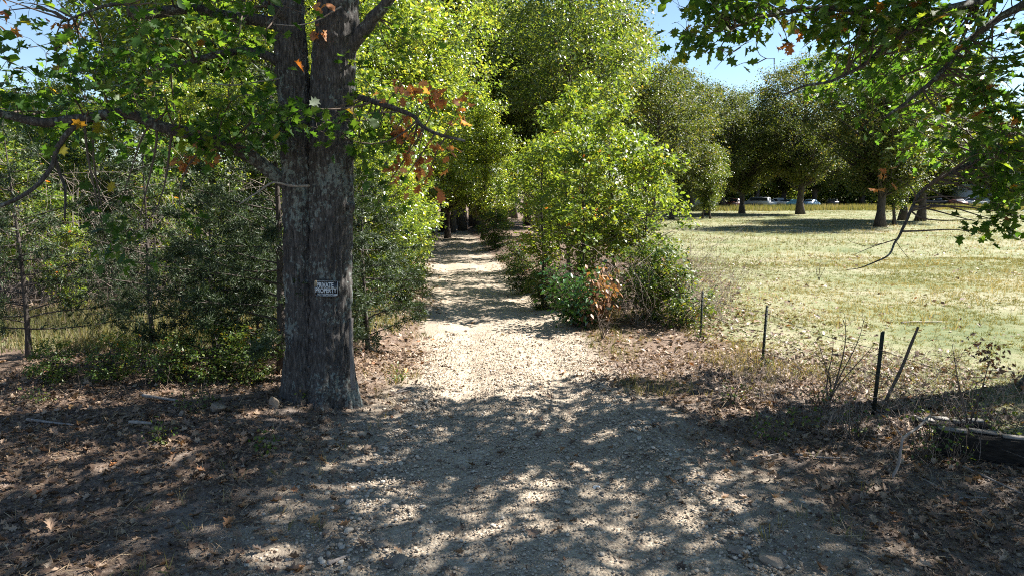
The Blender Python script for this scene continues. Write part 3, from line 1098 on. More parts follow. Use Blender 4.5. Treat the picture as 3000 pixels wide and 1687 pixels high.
def tree(key, name, label, x, y, s=1.0, rz=None, cat='tree', group=None, sz=None):
    rz = rng.uniform(0, 6.28) if rz is None else rz
    o = thing(name, label, cat, (x, y, hz(x, y)), rz, group, (s, s, s if sz is None else sz))
    t = obj('trunk', PROTO[key][0], o)
    c = obj('crown', PROTO[key][1], o)
    c['kind'] = 'stuff'
    return o


# left side of the track: a bright leafy wall
tree('road_c', 'roadside_sapling', 'bushy green sapling closest to the track behind the big oak', -4.1, 22.0, 0.85)
tree('road_c', 'roadside_sapling', 'dense leafy sapling leaning over the left track edge past the first one', -4.6, 24.6, 0.95)
tree('road_a', 'roadside_tree', 'bright leafy tree just behind the big oak, its leaves down to the ground', -6.6, 23.6, .85)
tree('road_a', 'roadside_tree', 'bright green tree overhanging the left of the track in its middle stretch', -5.9, 28.0, 1.05)
tree('road_b', 'roadside_tree', 'tall bright green tree filling the top centre left of the track', -6.6, 31.0, 1.15)
tree('road_c', 'roadside_sapling', 'low green sapling on the left verge halfway down the track', -4.9, 31.0, 1.0)
tree('road_a', 'roadside_tree', 'leafy tree with branches over the far left of the track', -6.3, 37.0, 1.1)
tree('road_b', 'roadside_tree', 'tall tree closing over the far end of the track from the left', -7.2, 43.5, 1.15)
tree('road_c', 'roadside_sapling', 'small sapling at the far left edge of the track', -6.0, 40.0, 0.9)
tree('road_b', 'roadside_tree', 'tall bright tree rising directly behind the double oak trunk', -9.6, 26.0, 1.05)
for x_, y_, s_, l_ in ((-11.8, 17.6, .62, 'sunlit yellow green sapling beyond the left edge cedar'), (-9.6, 18.4, .7, 'pale yellow sapling in front of the dry stems'), (-13.4, 18.6, .8, 'sunlit sapling with reddening leaves at the far left'), (-7.6, 17.4, .55, 'sunlit low sapling at the back of the grassy clearing'), (-5.6, 18.6, .7, 'yellow green sapling showing just left of the oak trunk'), (-10.6, 16.2, .45, 'small bright sapling in the clearing grass')):
    tree('sap_b', 'sapling', l_, x_, y_, s_)
# left wood
PH = {'road_a': 10.5, 'road_b': 14.0, 'wood_a': 17.0, 'wood_b': 19.0, 'wood_c': 12.0}


def low_left(k, x, y, s):
    px = 1500 + F * x / y
    top = 560 - (PH[k] * s - CAMZ) / y * F
    lim = rng.uniform(270, 350)
    return s if px > 420 or top > lim else (CAMZ + (560 - lim) / F * y) / PH[k]


LW = [('road_a', -9.6, 21.5, .62), ('wood_c', -12.8, 22, .9), ('wood_c', -14.8, 19, .85), ('wood_a', -12.5, 29, 1), ('wood_b', -17, 26, 1), ('wood_c', -18.5, 21.5, 1), ('wood_a', -22, 29, .95), ('wood_b', -9.5, 36, 1.1), ('wood_a', -14, 39, 1.1), ('wood_b', -20, 38, 1.1), ('wood_a', -27, 36, 1.1), ('wood_b', -11, 49, 1.1), ('wood_a', -17, 52, 1.1), ('wood_b', -25, 50, 1.1), ('wood_a', -33, 47, 1.2), ('wood_b', -38, 58, 1.2), ('wood_a', -30, 64, 1.2), ('wood_b', -22, 66, 1.2), ('wood_a', -14, 68, 1.2)]
for k_, x_, y_, s_ in LW:
    s_ = low_left(k_, x_, y_, s_)
    tree(k_, 'wood_tree', 'leafy tree in the dense wood left of the track, behind the cedars', x_, y_, s_, group='trees of the wood left of the track')
# the end of the track: dark trunks of the wood it leads into
EN = [(-6.4, 51), (-5.7, 53.5), (-4.9, 52), (-4.2, 55), (-3.4, 52.5), (-2.9, 50.5), (-1.6, 51), (-5.3, 58), (-3.8, 60), (-2.2, 57), (-0.6, 56), (-7.3, 57), (-8.4, 62), (-1.2, 63), (-5.0, 66), (1.5, 60), (-3.2, 71), (-6.5, 73), (-9.5, 76), (0.3, 75)]
for i_, (x_, y_) in enumerate(EN):
    y_ = y_ + 7 if i_ > 3 else y_ + 3
    tree(('wood_a', 'wood_b')[i_ % 2], 'wood_tree', 'slim dark trunked tree in the shaded wood at the end of the track', x_, y_, 0.95 + 0.2 * rng.random(), group='dark trunks at the end of the track')
# right of the track: sapling thicket between track and fence, taller trees behind
SAP = [('sap_a', .95, 20.6, .85, 'slender sapling nearest the track in the right thicket'), ('sap_b', 2.0, 19.2, .92, 'young yellow green tree rising right behind the glossy bush'),
       ('sap_a', 3.0, 20.0, .98, 'young tree with a thin dark trunk in the middle of the thicket'), ('sap_b', 3.9, 19.8, .86, 'round bright sapling at the pasture end of the thicket'),
       ('sap_a', 1.9, 23.0, 1.05, 'tall sapling in the second row of the right thicket'), ('sap_b', 4.0, 23.0, .98, 'broad yellow green sapling overlooking the pasture'),
       ('sap_a', 2.9, 26.0, 1.2, 'tall young tree deeper in the right thicket'), ('sap_b', 1.3, 28.5, 1.0, 'leafy sapling on the bank beside the middle of the track'),
       ('sap_b', 1.6, 34.0, 1.1, 'leafy sapling on the right bank of the far track')]
for k_, x_, y_, s_, l_ in SAP:
    tree(k_, 'sapling', l_, x_, y_, s_)
tree('wood_a', 'roadside_tree', 'tall darker tree standing over the right bank of the track', 3.0, 39.5, .95)
tree('wood_a', 'roadside_tree', 'tall leafy tree behind the thicket, top centre of the scene', 4.6, 44.0, 1.05)
tree('tall_bright', 'roadside_tree', 'high crowned bright tree reaching over the track from the left', -5.4, 34.0, 1.05)
tree('brown_oak', 'brown_oak', 'sparse brownish oak against the sky, left edge of the open sky', 6.4, 58.0, 1.15)
tree('brown_oak', 'brown_oak', 'brown green oak stepping down below the open sky', 11.8, 57.0, 0.80)
tree('brown_oak', 'brown_oak', 'brownish oak behind the right thicket', 3.5, 58.0, 1.1)
for x_, y_ in ((3, 66), (9, 70), (13, 76), (6, 82), (0, 88)):
    tree('wood_b', 'wood_tree', 'leafy tree of the wood behind the right thicket', x_, y_, 1.1, group='trees of the wood behind the thicket')

for x_, y_, s_, l_ in ((-5.8, 44.5, 1.0, 'tree with low hanging leaves over the left of the track end'), (-2.0, 47.5, .8, 'tree with low hanging leaves over the right of the track end'), (-4.6, 49.0, 1.15, 'leafy tree closing the view above the end of the track')):
    tree('arch', 'arching_tree', l_, x_, y_, s_)
for i_, (x_, y_) in enumerate(((-24, 24), (-29, 29), (-35, 36), (-21, 33), (-30, 42), (-41, 45), (-16, 33), (-26, 20), (-34, 26), (-48, 40), (-44, 33))):
    k_ = ('wood_c', 'wood_a', 'road_b')[i_ % 3]
    tree(k_, 'wood_tree', 'leafy tree in the dense wood left of the track, behind the cedars', x_, y_, low_left(k_, x_, y_, 1.05), group='trees of the wood left of the track')

# pasture oaks
def GX(px, Y):
    return (px - 1500) / F * Y


FT = [('field_a', 2340, 94, 1.15, 'big pasture oak with a thick dark trunk, standing alone by the parked cars'),
      ('field_b', 2575, 63, 1.1, 'thickest trunked oak of the cluster on the pasture'),
      ('field_b', 2640, 76, 1.1, 'oak second from the right in the pasture cluster'),
      ('field_a', 2690, 74, 1.0, 'oak at the right end of the pasture cluster')]
for k_, px_, Y_, s_, l_ in FT:
    tree(k_, 'pasture_oak', l_, GX(px_, Y_), Y_, s_)
tree('wood_c', 'pasture_tree', 'slim trunked tree between the oaks of the pasture cluster', GX(2617, 66), 66, 1.0)
tree('wood_c', 'pasture_tree', 'small tree with twin trunks at the left edge of the pasture', GX(2055, 82), 82, .75)
tree('wood_c', 'pasture_tree', 'small leaning tree beside the one at the left edge of the pasture', GX(2078, 81), 81, .7)
tree('field_b', 'pasture_oak', 'dark rounded oak below the open sky at the far pasture edge', GX(2170, 98), 98, 1.03)
tree('field_a', 'pasture_oak', 'rounded oak crown lowest under the open sky', GX(2080, 90), 92, .93)
tree('field_b', 'pasture_oak', 'oak at the pasture edge left of the round crown', GX(1960, 80), 80, 1.05)
FL = [(2020, 118), (2110, 126), (2210, 135), (2290, 142), (2380, 138), (2450, 150), (2520, 145), (2600, 155), (2680, 150), (2760, 158), (2840, 150), (2920, 160), (3010, 155), (3120, 150), (3250, 150), (1900, 115), (2150, 160), (2330, 170), (2490, 175), (2650, 180), (2810, 180), (2980, 180), (3150, 180)]
for i_, (px_, Y_) in enumerate(FL):
    tree(('field_a', 'field_b', 'wood_b')[i_ % 3], 'wood_tree', 'oak in the far tree line beyond the parked cars', GX(px_, Y_), Y_, 1.25 + .3 * rng.random(), sz=.92 + .2 * rng.random(), group='far tree line beyond the pasture')


rr = np.random.default_rng(5)
for i_ in range(34):
    Y_ = rr.uniform(138, 180)
    tree('far_bush', 'wood_tree', 'low leafed tree filling the far tree line behind the parked cars', GX(1950 + i_ * 40, Y_), Y_, rr.uniform(1.3, 2.1), group='low trees of the far tree line')


# ------------------------------------------------------------------ red cedars
def cedar_meshes(seed, Ht, tr, rx, lo, nbr, dens):
    r = np.random.default_rng(seed)
    tb, cbm = MB(), MB()
    t = np.linspace(0, 1, 10)
    tb.tube(np.stack([0.04 * np.sin(t * 4), 0.03 * np.sin(t * 5 + 1), t * Ht - 0.1], 1), tr * (1 - .9 * t) + tr * .4 * np.exp(-t * 20), 8)
    for i in range(nbr):
        u = (i + r.random()) / nbr
        z = lo + (Ht - lo) * u
        L_ = rx * (1 - u) ** 0.75 * r.uniform(0.65, 1.1) + 0.12
        a = i * 2.4 + r.normal() * 0.4
        s = np.array([0, 0, z])
        e = s + np.array([np.cos(a) * L_, np.sin(a) * L_, L_ * r.uniform(-0.05, 0.4)])
        c = curve(s, e, 0.05, 8, r)
        lr = 0.006 + 0.012 * L_ / rx
        tb.tube(c, np.linspace(lr, 0.003, 8), 4, cap=False)
        ns = int(dens * L_)
        for _ in range(ns):
            f = r.uniform(0.22, 1.0)
            b0 = c[int(f * 7)]
            dr = (e - s) / np.linalg.norm(e - s) * 0.7 + r.normal(size=3) * 0.6 + np.array([0, 0, .1])
            dr /= np.linalg.norm(dr)
            ln = r.uniform(0.12, 0.34) * (1.15 - 0.5 * f)
            k = 17
            q_ = b0 + dr * (r.random(k) * ln)[:, None] + r.normal(size=(k, 3)) * 0.02
            tip = dr + r.normal(size=(k, 3)) * 0.55
            scatter(cbm, NEEDLE_V, DIAMOND_F, q_, rotmats(r.normal(size=(k, 3)), tip), r.uniform(0.05, 0.11, k), np.clip(r.beta(2, 2.4, k), 0, 1))
    return tb.mesh('trunk', 'far_bark', True), cbm.mesh('crown', 'cedar_leaf')


PROTO['cedar_a'] = cedar_meshes(51, 4.4, 0.055, 1.9, 0.5, 50, 18)
PROTO['cedar_b'] = cedar_meshes(52, 5.2, 0.085, 2.4, 0.4, 62, 22)
PROTO['cedar_c'] = cedar_meshes(53, 3.4, 0.045, 1.6, 0.15, 50, 30)
tree('cedar_a', 'cedar_tree', 'thin red cedar with level open branches at the left edge', -9.0, 12.4, 1.0, 0.4)
tree('cedar_b', 'cedar_tree', 'dark bushy red cedar right behind the left side of the big oak trunk', -3.95, 11.5, 1.0, 1.2)
tree('cedar_a', 'cedar_tree', 'spindly red cedar between the left edge cedar and the big oak', -6.9, 12.9, 0.95, 2.5)
tree('cedar_b', 'cedar_tree', 'second dark red cedar, set back between the spindly one and the big oak', -5.7, 13.9, .6, 5.1)
tree('cedar_b', 'cedar_tree', 'broad red cedar just behind the thin left edge cedar', -8.9, 15.2, .5, 0.3)
tree('cedar_c', 'cedar_tree', 'low dark red cedar pressed against the left of the oak foot', -4.75, 12.5, .8, 1.0)
tree('cedar_c', 'cedar_tree', 'low red cedar between the two larger cedars', -5.4, 12.2, 1.0, 3.0)
tree('cedar_c', 'cedar_tree', 'sunlit low red cedar showing right of the big oak trunk', -2.95, 13.6, 1.05, 4.2)


# ------------------------------------------------------------------ the two big oaks
class Oak:
    def __init__(self, name, label, base, seed):
        self.root = thing(name, label, 'tree', tuple(base))
        self.b = np.array(base, float)
        self.r = np.random.default_rng(seed)
        self.pts = []
        self.tw = MB()
        self.lv = []      # position, frame, size, tint
        self.dead = []

    def limb(self, pts, r0, r1, name='limb', mat='oak_bark', seg=9, leafy=True):
        c = spline(pts, 6)
        L_ = np.linspace(0, 1, len(c))
        rad = r0 + (r1 - r0) * L_ ** 0.8
        c = c + 0.25 * r0 * np.stack([fbm(L_ * 9, L_ * 0 + s, 0, s) for s in (1, 2, 3)], 1) * np.minimum(1, 4 * L_)[:, None]
        rad = rad * (1 + 0.12 * fbm(L_ * 14, L_ * 0, 0, 5))
        MB().tube(c - self.b, rad, seg).build(name, mat, self.root, True)
        if leafy:
            for p, q_ in zip(c[2:], rad[2:]):
                self.pts.append(p)
        return c

    def cluster(self, c, rad, n, size=0.16, dead=False, twig=True, droop=0.5):
        r = self.r
        c = np.asarray(c, float)
        if twig and self.pts:
            A = np.array(self.pts)
            d = np.linalg.norm(A - c, axis=1)
            s = A[np.argmin(d + r.random(len(A)) * 0.3)]
            cv = curve(s, c, 0.12, 7, r)
            L_ = np.linalg.norm(c - s)
            self.tw.tube(cv - self.b, np.linspace(0.007 + 0.008 * L_, 0.003, 7), 5, cap=False)
        tips = c + r.normal(size=(4, 3)) * rad * 0.55
        for t_ in tips:
            self.tw.tube(curve(c, t_, 0.15, 4, r) - self.b, np.linspace(0.004, 0.002, 4), 3, cap=False)
        p = tips[r.integers(0, 4, n)] + r.normal(size=(n, 3)) * rad * 0.33
        up = 0.9 if not dead else 0.2
        m_ = leaf_frames(p, c - np.array([0, 0, rad * .6]), r, up, 0.45, 0.6, droop if not dead else 1.3)
        (self.dead if dead else self.lv).append((p, m_, size * r.uniform(0.65, 1.2, n), np.clip(r.beta(2.2, 2.8, n) + r.uniform(-.08, .08), 0, 1)))

    def finish(self, leafname='leaf'):
        self.tw.build('twigs', 'twig', self.root, True)['kind'] = 'stuff'
        for lst, mat, one, nm, cap in ((self.lv, 'oak_leaf', 'oak_leaf_one', 'leaf', 250), (self.dead, 'dead_leaf', 'dead_leaf', 'dead_leaf', 40)):
            if not lst:
                continue
            p = np.concatenate([a[0] for a in lst])
            m_ = np.concatenate([a[1] for a in lst])
            s = np.concatenate([a[2] for a in lst])
            t = np.concatenate([a[3] for a in lst])
            vis, dep, px, py = in_view(p, -20)
            score = np.where(vis, s / np.maximum(dep, 0.1), 0)
            top = np.argsort(-score)[:cap]
            top = top[score[top] > 0]
            rest = np.setdiff1d(np.arange(len(p)), top)
            me = []
            for k in range(3):
                v, f = lobed(0.12 + .2 * k, 0.1 + .2 * k, 0.05 + .15 * k)
                me.append(MB().add(v, [np.array([f[0]]), np.array([f[1]])], 0.3 + .2 * k).mesh(nm, one))
            for i in top:
                o = obj(nm, me[i % 3], self.root)
                mw = Matrix(m_[i].tolist()).to_4x4()
                mw = Matrix.Translation(Vector((p[i] - self.b).tolist())) @ mw @ Matrix.Diagonal((s[i], s[i], s[i], 1))
                o.matrix_local = mw
            mb = MB()
            a_, b_ = rest[score[rest] > 0], rest[score[rest] <= 0]
            for k in range(3):
                c_ = a_[k::3]
                v, f = lobed(0.12 + .2 * k, 0.1 + .2 * k, 0.05 + .15 * k)
                scatter(mb, v, f, p[c_] - self.b, m_[c_], s[c_], t[c_])
            scatter(mb, HEX_V, HEX_F, p[b_] - self.b, m_[b_], s[b_], t[b_])
            o = mb.build('foliage' if nm == 'leaf' else 'dead_foliage', mat, self.root)
            o['kind'] = 'stuff'


def trunk_mesh(axes, name, base, root, nseg=132, dz=0.028):
    """fused oak stems: axes = list of (points, radii); bark ridges are in the mesh"""
    mb = MB()
    for k, (pts, rads) in enumerate(axes):
        c = spline(pts, 12)
        tt = np.linspace(0, len(rads) - 1, len(c))
        rad = np.interp(tt, np.arange(len(rads)), rads)
        L_ = np.concatenate([[0], np.cumsum(np.linalg.norm(np.diff(c, axis=0), axis=1))])
        ss = np.arange(0, L_[-1], dz)
        cx = np.stack([np.interp(ss, L_, c[:, i]) for i in range(3)], 1)
        rr = np.interp(ss, L_, rad)
        a = np.linspace(0, 2 * np.pi, nseg, endpoint=False)
        S, A = np.meshgrid(ss, a, indexing='ij')
        RR = rr[:, None]
        ca, sa = np.cos(A), np.sin(A)
        big = 0.05 * fbm(ca * 1.2, sa * 1.2, S * 0.35, 80 + k, 3)
        wx, wy = ca * RR, sa * RR
        rid = fbm(wx * 18, wy * 18, S * 2.8 + 0.8 * fbm(wx * 6, wy * 6, S * 4, 95, 2), 90 + k, 2)
        rid = 1 - np.abs(rid) * 2.2
        crk = vnoise(wx * 12, wy * 12, S * 16, 99 + k)
        root_f = np.exp(-S / 0.33) * (0.46 + 0.9 * np.clip(vnoise(ca * 1.9, sa * 1.9, 0, 85 + k), -0.45, 1))
        Rf = RR * (1 + big + root_f) + 0.042 * rid * (0.75 + 0.4 * crk) + 0.006 * crk
        V = np.stack([cx[:, 0][:, None] + ca * Rf, cx[:, 1][:, None] + sa * Rf, np.repeat(cx[:, 2][:, None], nseg, 1)], -1).reshape(-1, 3)
        n = len(ss)
        i = np.arange(n - 1)[:, None] * nseg
        j = np.arange(nseg)[None, :]
        q = np.stack([i + j, i + (j + 1) % nseg, i + nseg + (j + 1) % nseg, i + nseg + j], -1).reshape(-1, 4)
        mb.add(V - base, q)
    return mb.build(name, 'oak_bark', root, True)


TY = 10.2
tb0 = P(930, 1150, TY)
base_l = np.array([tb0[0], TY, hz(tb0[0], TY)])
OL = Oak('oak_tree', 'big lichen covered oak with a double trunk carrying the black sign', base_l, 61)
zb = base_l[2] - 0.25


def S(px, py, Y=TY):
    return P(px, py, Y)


b1, b2 = P(898, 1165, TY), P(962, 1165, TY)
right_stem = ([np.array([b2[0], TY, zb]), S(965, 1000), S(967, 800), S(969, 600), S(970, 400), S(976, 200), S(988, 60), S(1000, -100), S(1030, -350), S(1060, -800)],
              [.39, .31, .298, .295, .29, .282, .27, .245, .195, .10])
left_stem = ([np.array([b1[0], TY - .02, zb]), S(889, 1000, TY - .02), S(881, 800, TY - .02), S(876, 600, TY - .02), S(869, 400), S(858, 230), S(850, 100), S(846, -20), S(835, -250), S(800, -700)],
             [.34, .235, .218, .213, .21, .205, .20, .185, .145, .07])
trunk_mesh([right_stem, left_stem], 'trunk', base_l, OL.root)
v, f = stone_template(777, 2)
p_ = S(1015, 605, TY - .05)
MB().add(v * np.array([.22, .22, .42]) * 1.0 + (p_ - base_l), np.array(f)).build('burl', 'oak_bark', OL.root, True)
OL.limb([S(835, 75), S(760, 62), S(690, 55), S(600, 30, TY - .2), S(520, 28, TY - .3), S(440, 40, TY - .5), S(385, 48, TY - .6)], .10, .055)
OL.limb([S(385, 48, TY - .6), S(372, 15, TY - .7), S(340, 12, TY - .7), S(285, 25, TY - .8), S(200, 60, TY - .9)], .04, .012)
OL.limb([S(385, 48, TY - .6), S(370, 0, TY - .6), S(350, -80, TY - .5), S(300, -250, TY)], .045, .015)
OL.limb([S(840, 200), S(790, 168), S(720, 152), S(660, 155, TY - .2), S(600, 168, TY - .3), S(545, 185, TY - .3), S(480, 200, TY - .3)], .082, .025)
OL.limb([S(870, 560), S(815, 520, TY - .1), S(740, 465, TY - .3), S(660, 430, TY - .5), S(580, 402, TY - .6), S(470, 372, TY - .7), S(400, 340, TY - .8), S(330, 332, TY - .8), S(250, 345, TY - .9), S(150, 355, TY - 1), S(80, 350, TY - 1.1), S(-20, 330, TY - 1.2), S(-200, 300, TY - 1.2)], .115, .045)
OL.limb([S(255, 345, TY - .9), S(205, 385, TY - .9), S(165, 440, TY - .9), S(150, 490, TY - .9), S(95, 555, TY - 1), S(10, 600, TY - 1), S(-60, 620, TY - 1)], .045, .02, leafy=False)
OL.limb([S(158, 455, TY - .9), S(175, 510, TY - .8), S(192, 560, TY - .8), S(190, 640, TY - .8)], .03, .012, leafy=False)
OL.limb([S(1015, 275), S(1080, 295, TY - .2), S(1150, 318, TY - .4), S(1210, 340, TY - .5), S(1235, 368, TY - .5), S(1300, 398, TY - .6), S(1362, 413, TY - .7)], .052, .016)
OL.limb([S(1010, 160), S(1060, 95, TY - .1), S(1100, 45, TY - .2), S(1150, -20, TY - .3), S(1260, -180, TY - .4), S(1400, -420, TY - .4)], .12, .05)
OL.limb([S(850, 60, TY - .1), S(800, 30, TY - .3), S(765, 0, TY - .4), S(720, -70, TY - .5), S(600, -260, TY - .6)], .07, .03)
OL.limb([S(905, 545, TY - .35), S(850, 545, TY - .55), S(800, 535, TY - .7), S(760, 560, TY - .8), S(700, 600, TY - .9)], .022, .008, 'dead_twig', 'grey_twig', leafy=False)
OL.limb([S(1000, 20, TY - .35), S(930, 60, TY - .5), S(870, 75, TY - .55), S(800, 72, TY - .6)], .012, .006, 'dead_twig', 'grey_twig', leafy=False)
OL.limb([S(830, 230, TY - .1), S(760, 240, TY - .4), S(690, 250, TY - .6), S(600, 245, TY - .8)], .014, .006, 'dead_twig', 'grey_twig', leafy=False)
OL.limb([S(1030, 930, TY - .1), S(1028, 1000, TY - .2), S(1033, 1090, TY - .28), S(1036, 1140, TY - .3)], .03, .035, 'bark_strip', 'pale_bark', leafy=False)
# high crown above the frame
r = np.random.default_rng(62)
for k in range(14):
    a = r.uniform(0, 6.28)
    z0 = r.uniform(6.5, 10)
    L_ = r.uniform(2.5, 5.5)
    s0 = np.array([base_l[0] + .3 * math.cos(a), TY + .3 * math.sin(a), z0])
    e0 = s0 + np.array([math.cos(a) * L_, math.sin(a) * L_, r.uniform(1.0, 3.0)])
    OL.limb(curve(s0, e0, .08, 5, r), .07, .015, seg=6)
for k in range(170):
    u_ = r.random()
    a = r.uniform(0, 6.28)
    z0 = 8.0 + 6.5 * u_
    rr_ = 5.2 * math.sqrt(1 - (2 * u_ - .8) ** 2 * .55) * r.random() ** .5
    OL.cluster((base_l[0] + rr_ * math.cos(a), TY + rr_ * math.sin(a), z0), .5, 20, .19)
# low branches in the frame
for k in range(105):
    px_, py_ = r.uniform(-120, 860), r.uniform(-60, 400)
    if px_ < 430 and py_ < 190 and r.random() < .45:
        continue
    if px_ > 700 and py_ < 250 and r.random() < .6:
        continue
    OL.cluster(P(px_, py_, r.uniform(8.4, 10.6)), .30, 15, .19)
for k in range(14):
    OL.cluster(P(r.uniform(560, 1120), r.uniform(325, 415), r.uniform(8.7, 9.35)), .22, 15, .18)
for k in range(6):
    OL.cluster(P(r.uniform(270, 560), r.uniform(590, 720), r.uniform(8.6, 9.3)), .24, 11, .19)
for k in range(9):
    OL.cluster(P(r.uniform(1045, 1190), r.uniform(420, 620), r.uniform(9.5, 10.6)), .25, 16, .17)
for k in range(8):
    OL.cluster(P(r.uniform(1040, 1240), r.uniform(120, 330), r.uniform(9.4, 10.4)), .25, 10, .17)
for (px_, py_) in ((1175, 250), (1215, 270), (1265, 290), (1300, 285), (1350, 320), (1160, 330), (1195, 400), (1215, 450), (1230, 500), (1180, 480), (1150, 380), (1220, 540), (1310, 440), (900, 40), (590, 420), (560, 480), (180, 60), (30, 20)):
    OL.cluster(P(px_, py_, TY - .5), .15, 12, .16, dead=True)
OL.finish()

base_r = np.array([9.3, 11.2, hz(9.3, 11.2)])
OR = Oak('oak_tree', 'oak reaching in from the right edge with backlit lobed leaves', base_r, 63)
zr = base_r[2] - .2
trunk_mesh([([np.array([9.3, 11.2, zr]), np.array([9.35, 11.2, 2]), np.array([9.2, 11.2, 4]), np.array([9.0, 11.1, 7]), np.array([8.7, 11.0, 10]), np.array([8.4, 11.0, 14])], [.46, .36, .33, .28, .2, .08])], 'trunk', base_r, OR.root, 90, 0.05)
OR.limb([np.array([9.05, 11.1, 6.3]), P(3040, -60, 11.3), P(2890, 0, 11.4), P(2750, 30, 11), P(2560, 42, 10.8), P(2400, 22, 10.5), P(2250, 48, 10.4), P(2140, 85, 10.3)], .10, .018)
OR.limb([np.array([9.1, 11.1, 5.9]), P(3060, -30, 11.1), P(3000, 12, 11.0), P(2908, 69, 10.9), P(2818, 135, 10.7), P(2781, 183, 10.6), P(2745, 224, 10.5), P(2684, 281, 10.4), P(2600, 340, 10.3)], .085, .02)
OR.limb([P(2887, 5, 11.4), P(2765, 33, 10.9), P(2675, 86, 10.6), P(2618, 126, 10.4), P(2561, 163, 10.3), P(2520, 196, 10.2), P(2439, 236, 10), P(2358, 253, 9.9), P(2300, 277, 9.9)], .05, .012)
OR.limb([np.array([9.2, 11.2, 3.9]), P(3050, 410, 11.2), P(2990, 428, 11.1), P(2887, 460, 11), P(2806, 497, 10.8), P(2704, 558, 10.6), P(2672, 610, 10.5), P(2655, 650, 10.5), P(2635, 690, 10.4), P(2622, 710, 10.4), P(2605, 745, 10.3), P(2560, 770, 10.3), P(2520, 785, 10.2), P(2480, 791, 10.2)], .047, .005)
OR.limb([P(2625, 702, 10.4), P(2580, 716, 10.4), P(2545, 728, 10.4), P(2500, 748, 10.3)], .010, .004, 'dead_twig', 'twig', 5, False)
OR.limb([P(2622, 705, 10.4), P(2640, 730, 10.4), P(2662, 757, 10.4)], .007, .003, 'dead_twig', 'twig', 5, False)
OR.limb([P(2580, 714, 10.4), P(2540, 722, 10.4), P(2490, 708, 10.4)], .006, .003, 'dead_twig', 'twig', 5, False)
for pts in ([(2240, 60), (2215, 98), (2180, 130), (2133, 163), (2093, 204)], [(2240, 60), (2216, 110), (2222, 155), (2245, 172), (2270, 172)], [(2245, 172), (2210, 188), (2180, 185), (2150, 198)], [(2170, 140), (2140, 155), (2100, 142), (2065, 145)], [(2268, 172), (2268, 195), (2274, 218)], [(2360, 250), (2300, 275), (2260, 262), (2230, 272)]):
    OR.limb([P(a_, b_, 10.2) for a_, b_ in pts], .009, .003, 'dead_twig', 'twig', 5, False)
r = np.random.default_rng(64)
for k in range(16):
    a = r.uniform(2.0, 5.5)
    z0 = r.uniform(6.5, 10.5)
    L_ = r.uniform(3, 6.5)
    s0 = np.array([8.9 + .2 * math.cos(a), 11.1 + .2 * math.sin(a), z0])
    e0 = s0 + np.array([math.cos(a) * L_, math.sin(a) * L_, r.uniform(.5, 2.5)])
    OR.limb(curve(s0, e0, .10, 5, r), .045, .010, seg=6)
for k in range(470):
    u_ = r.random()
    a = r.uniform(0, 6.28)
    z0 = 7.9 + 6.5 * u_
    rr_ = 6.8 * math.sqrt(max(0, 1 - (2 * u_ - .7) ** 2 * .55)) * r.random() ** .5
    c_ = np.array([7.4 + 1.15 * rr_ * math.cos(a), 8.4 + rr_ * .85 * math.sin(a), z0])
    vis, dep, px_, py_ = in_view(c_, 30)
    if vis and px_ < 2850:
        continue
    OR.cluster(c_, .50, 48, .20)
lowr = []
while len(lowr) < 215:
    px_, py_ = r.uniform(1985, 3080), r.uniform(-40, 600)
    top = np.interp(px_, [1985, 2130, 2200, 2330, 2450, 2600, 2800, 3000], [140, 150, 110, 240, 300, 400, 480, 600])
    if py_ > top:
        continue
    if px_ > 2860 and py_ < 260 and r.random() < .65:
        continue
    if 2110 < px_ < 2400 and py_ > 70 and r.random() < .88:
        continue
    lowr.append((px_, py_))
for px_, py_ in lowr:
    sunny = 2400 < px_ < 2820 and py_ > 150
    OR.cluster(P(px_, py_, r.uniform(11.8, 13.4) if sunny else r.uniform(9.3, 11.6)), .27, 17 if sunny else 16, .19)
for k in range(13):
    OR.cluster(P(r.uniform(2870, 3040), r.uniform(520, 690), r.uniform(9.4, 10.3)), .2, 16, .17)
for (px_, py_) in ((2350, 90), (2300, 130), (2480, 60), (2920, 300), (2960, 400), (2610, 520), (2900, 250)):
    OR.cluster(P(px_, py_, 10.2), .15, 8, .16, dead=True)
OR.finish()
# further oaks standing out of frame to the right, whose shade reaches the foreground
tree('field_b', 'shade_oak', 'oak out of the frame to the right that shades the verge', 17.5, 9.0, 0.85)
tree('wood_b', 'shade_oak', 'tall oak out of the frame beyond the right verge', 15.5, 4.0, 0.9)

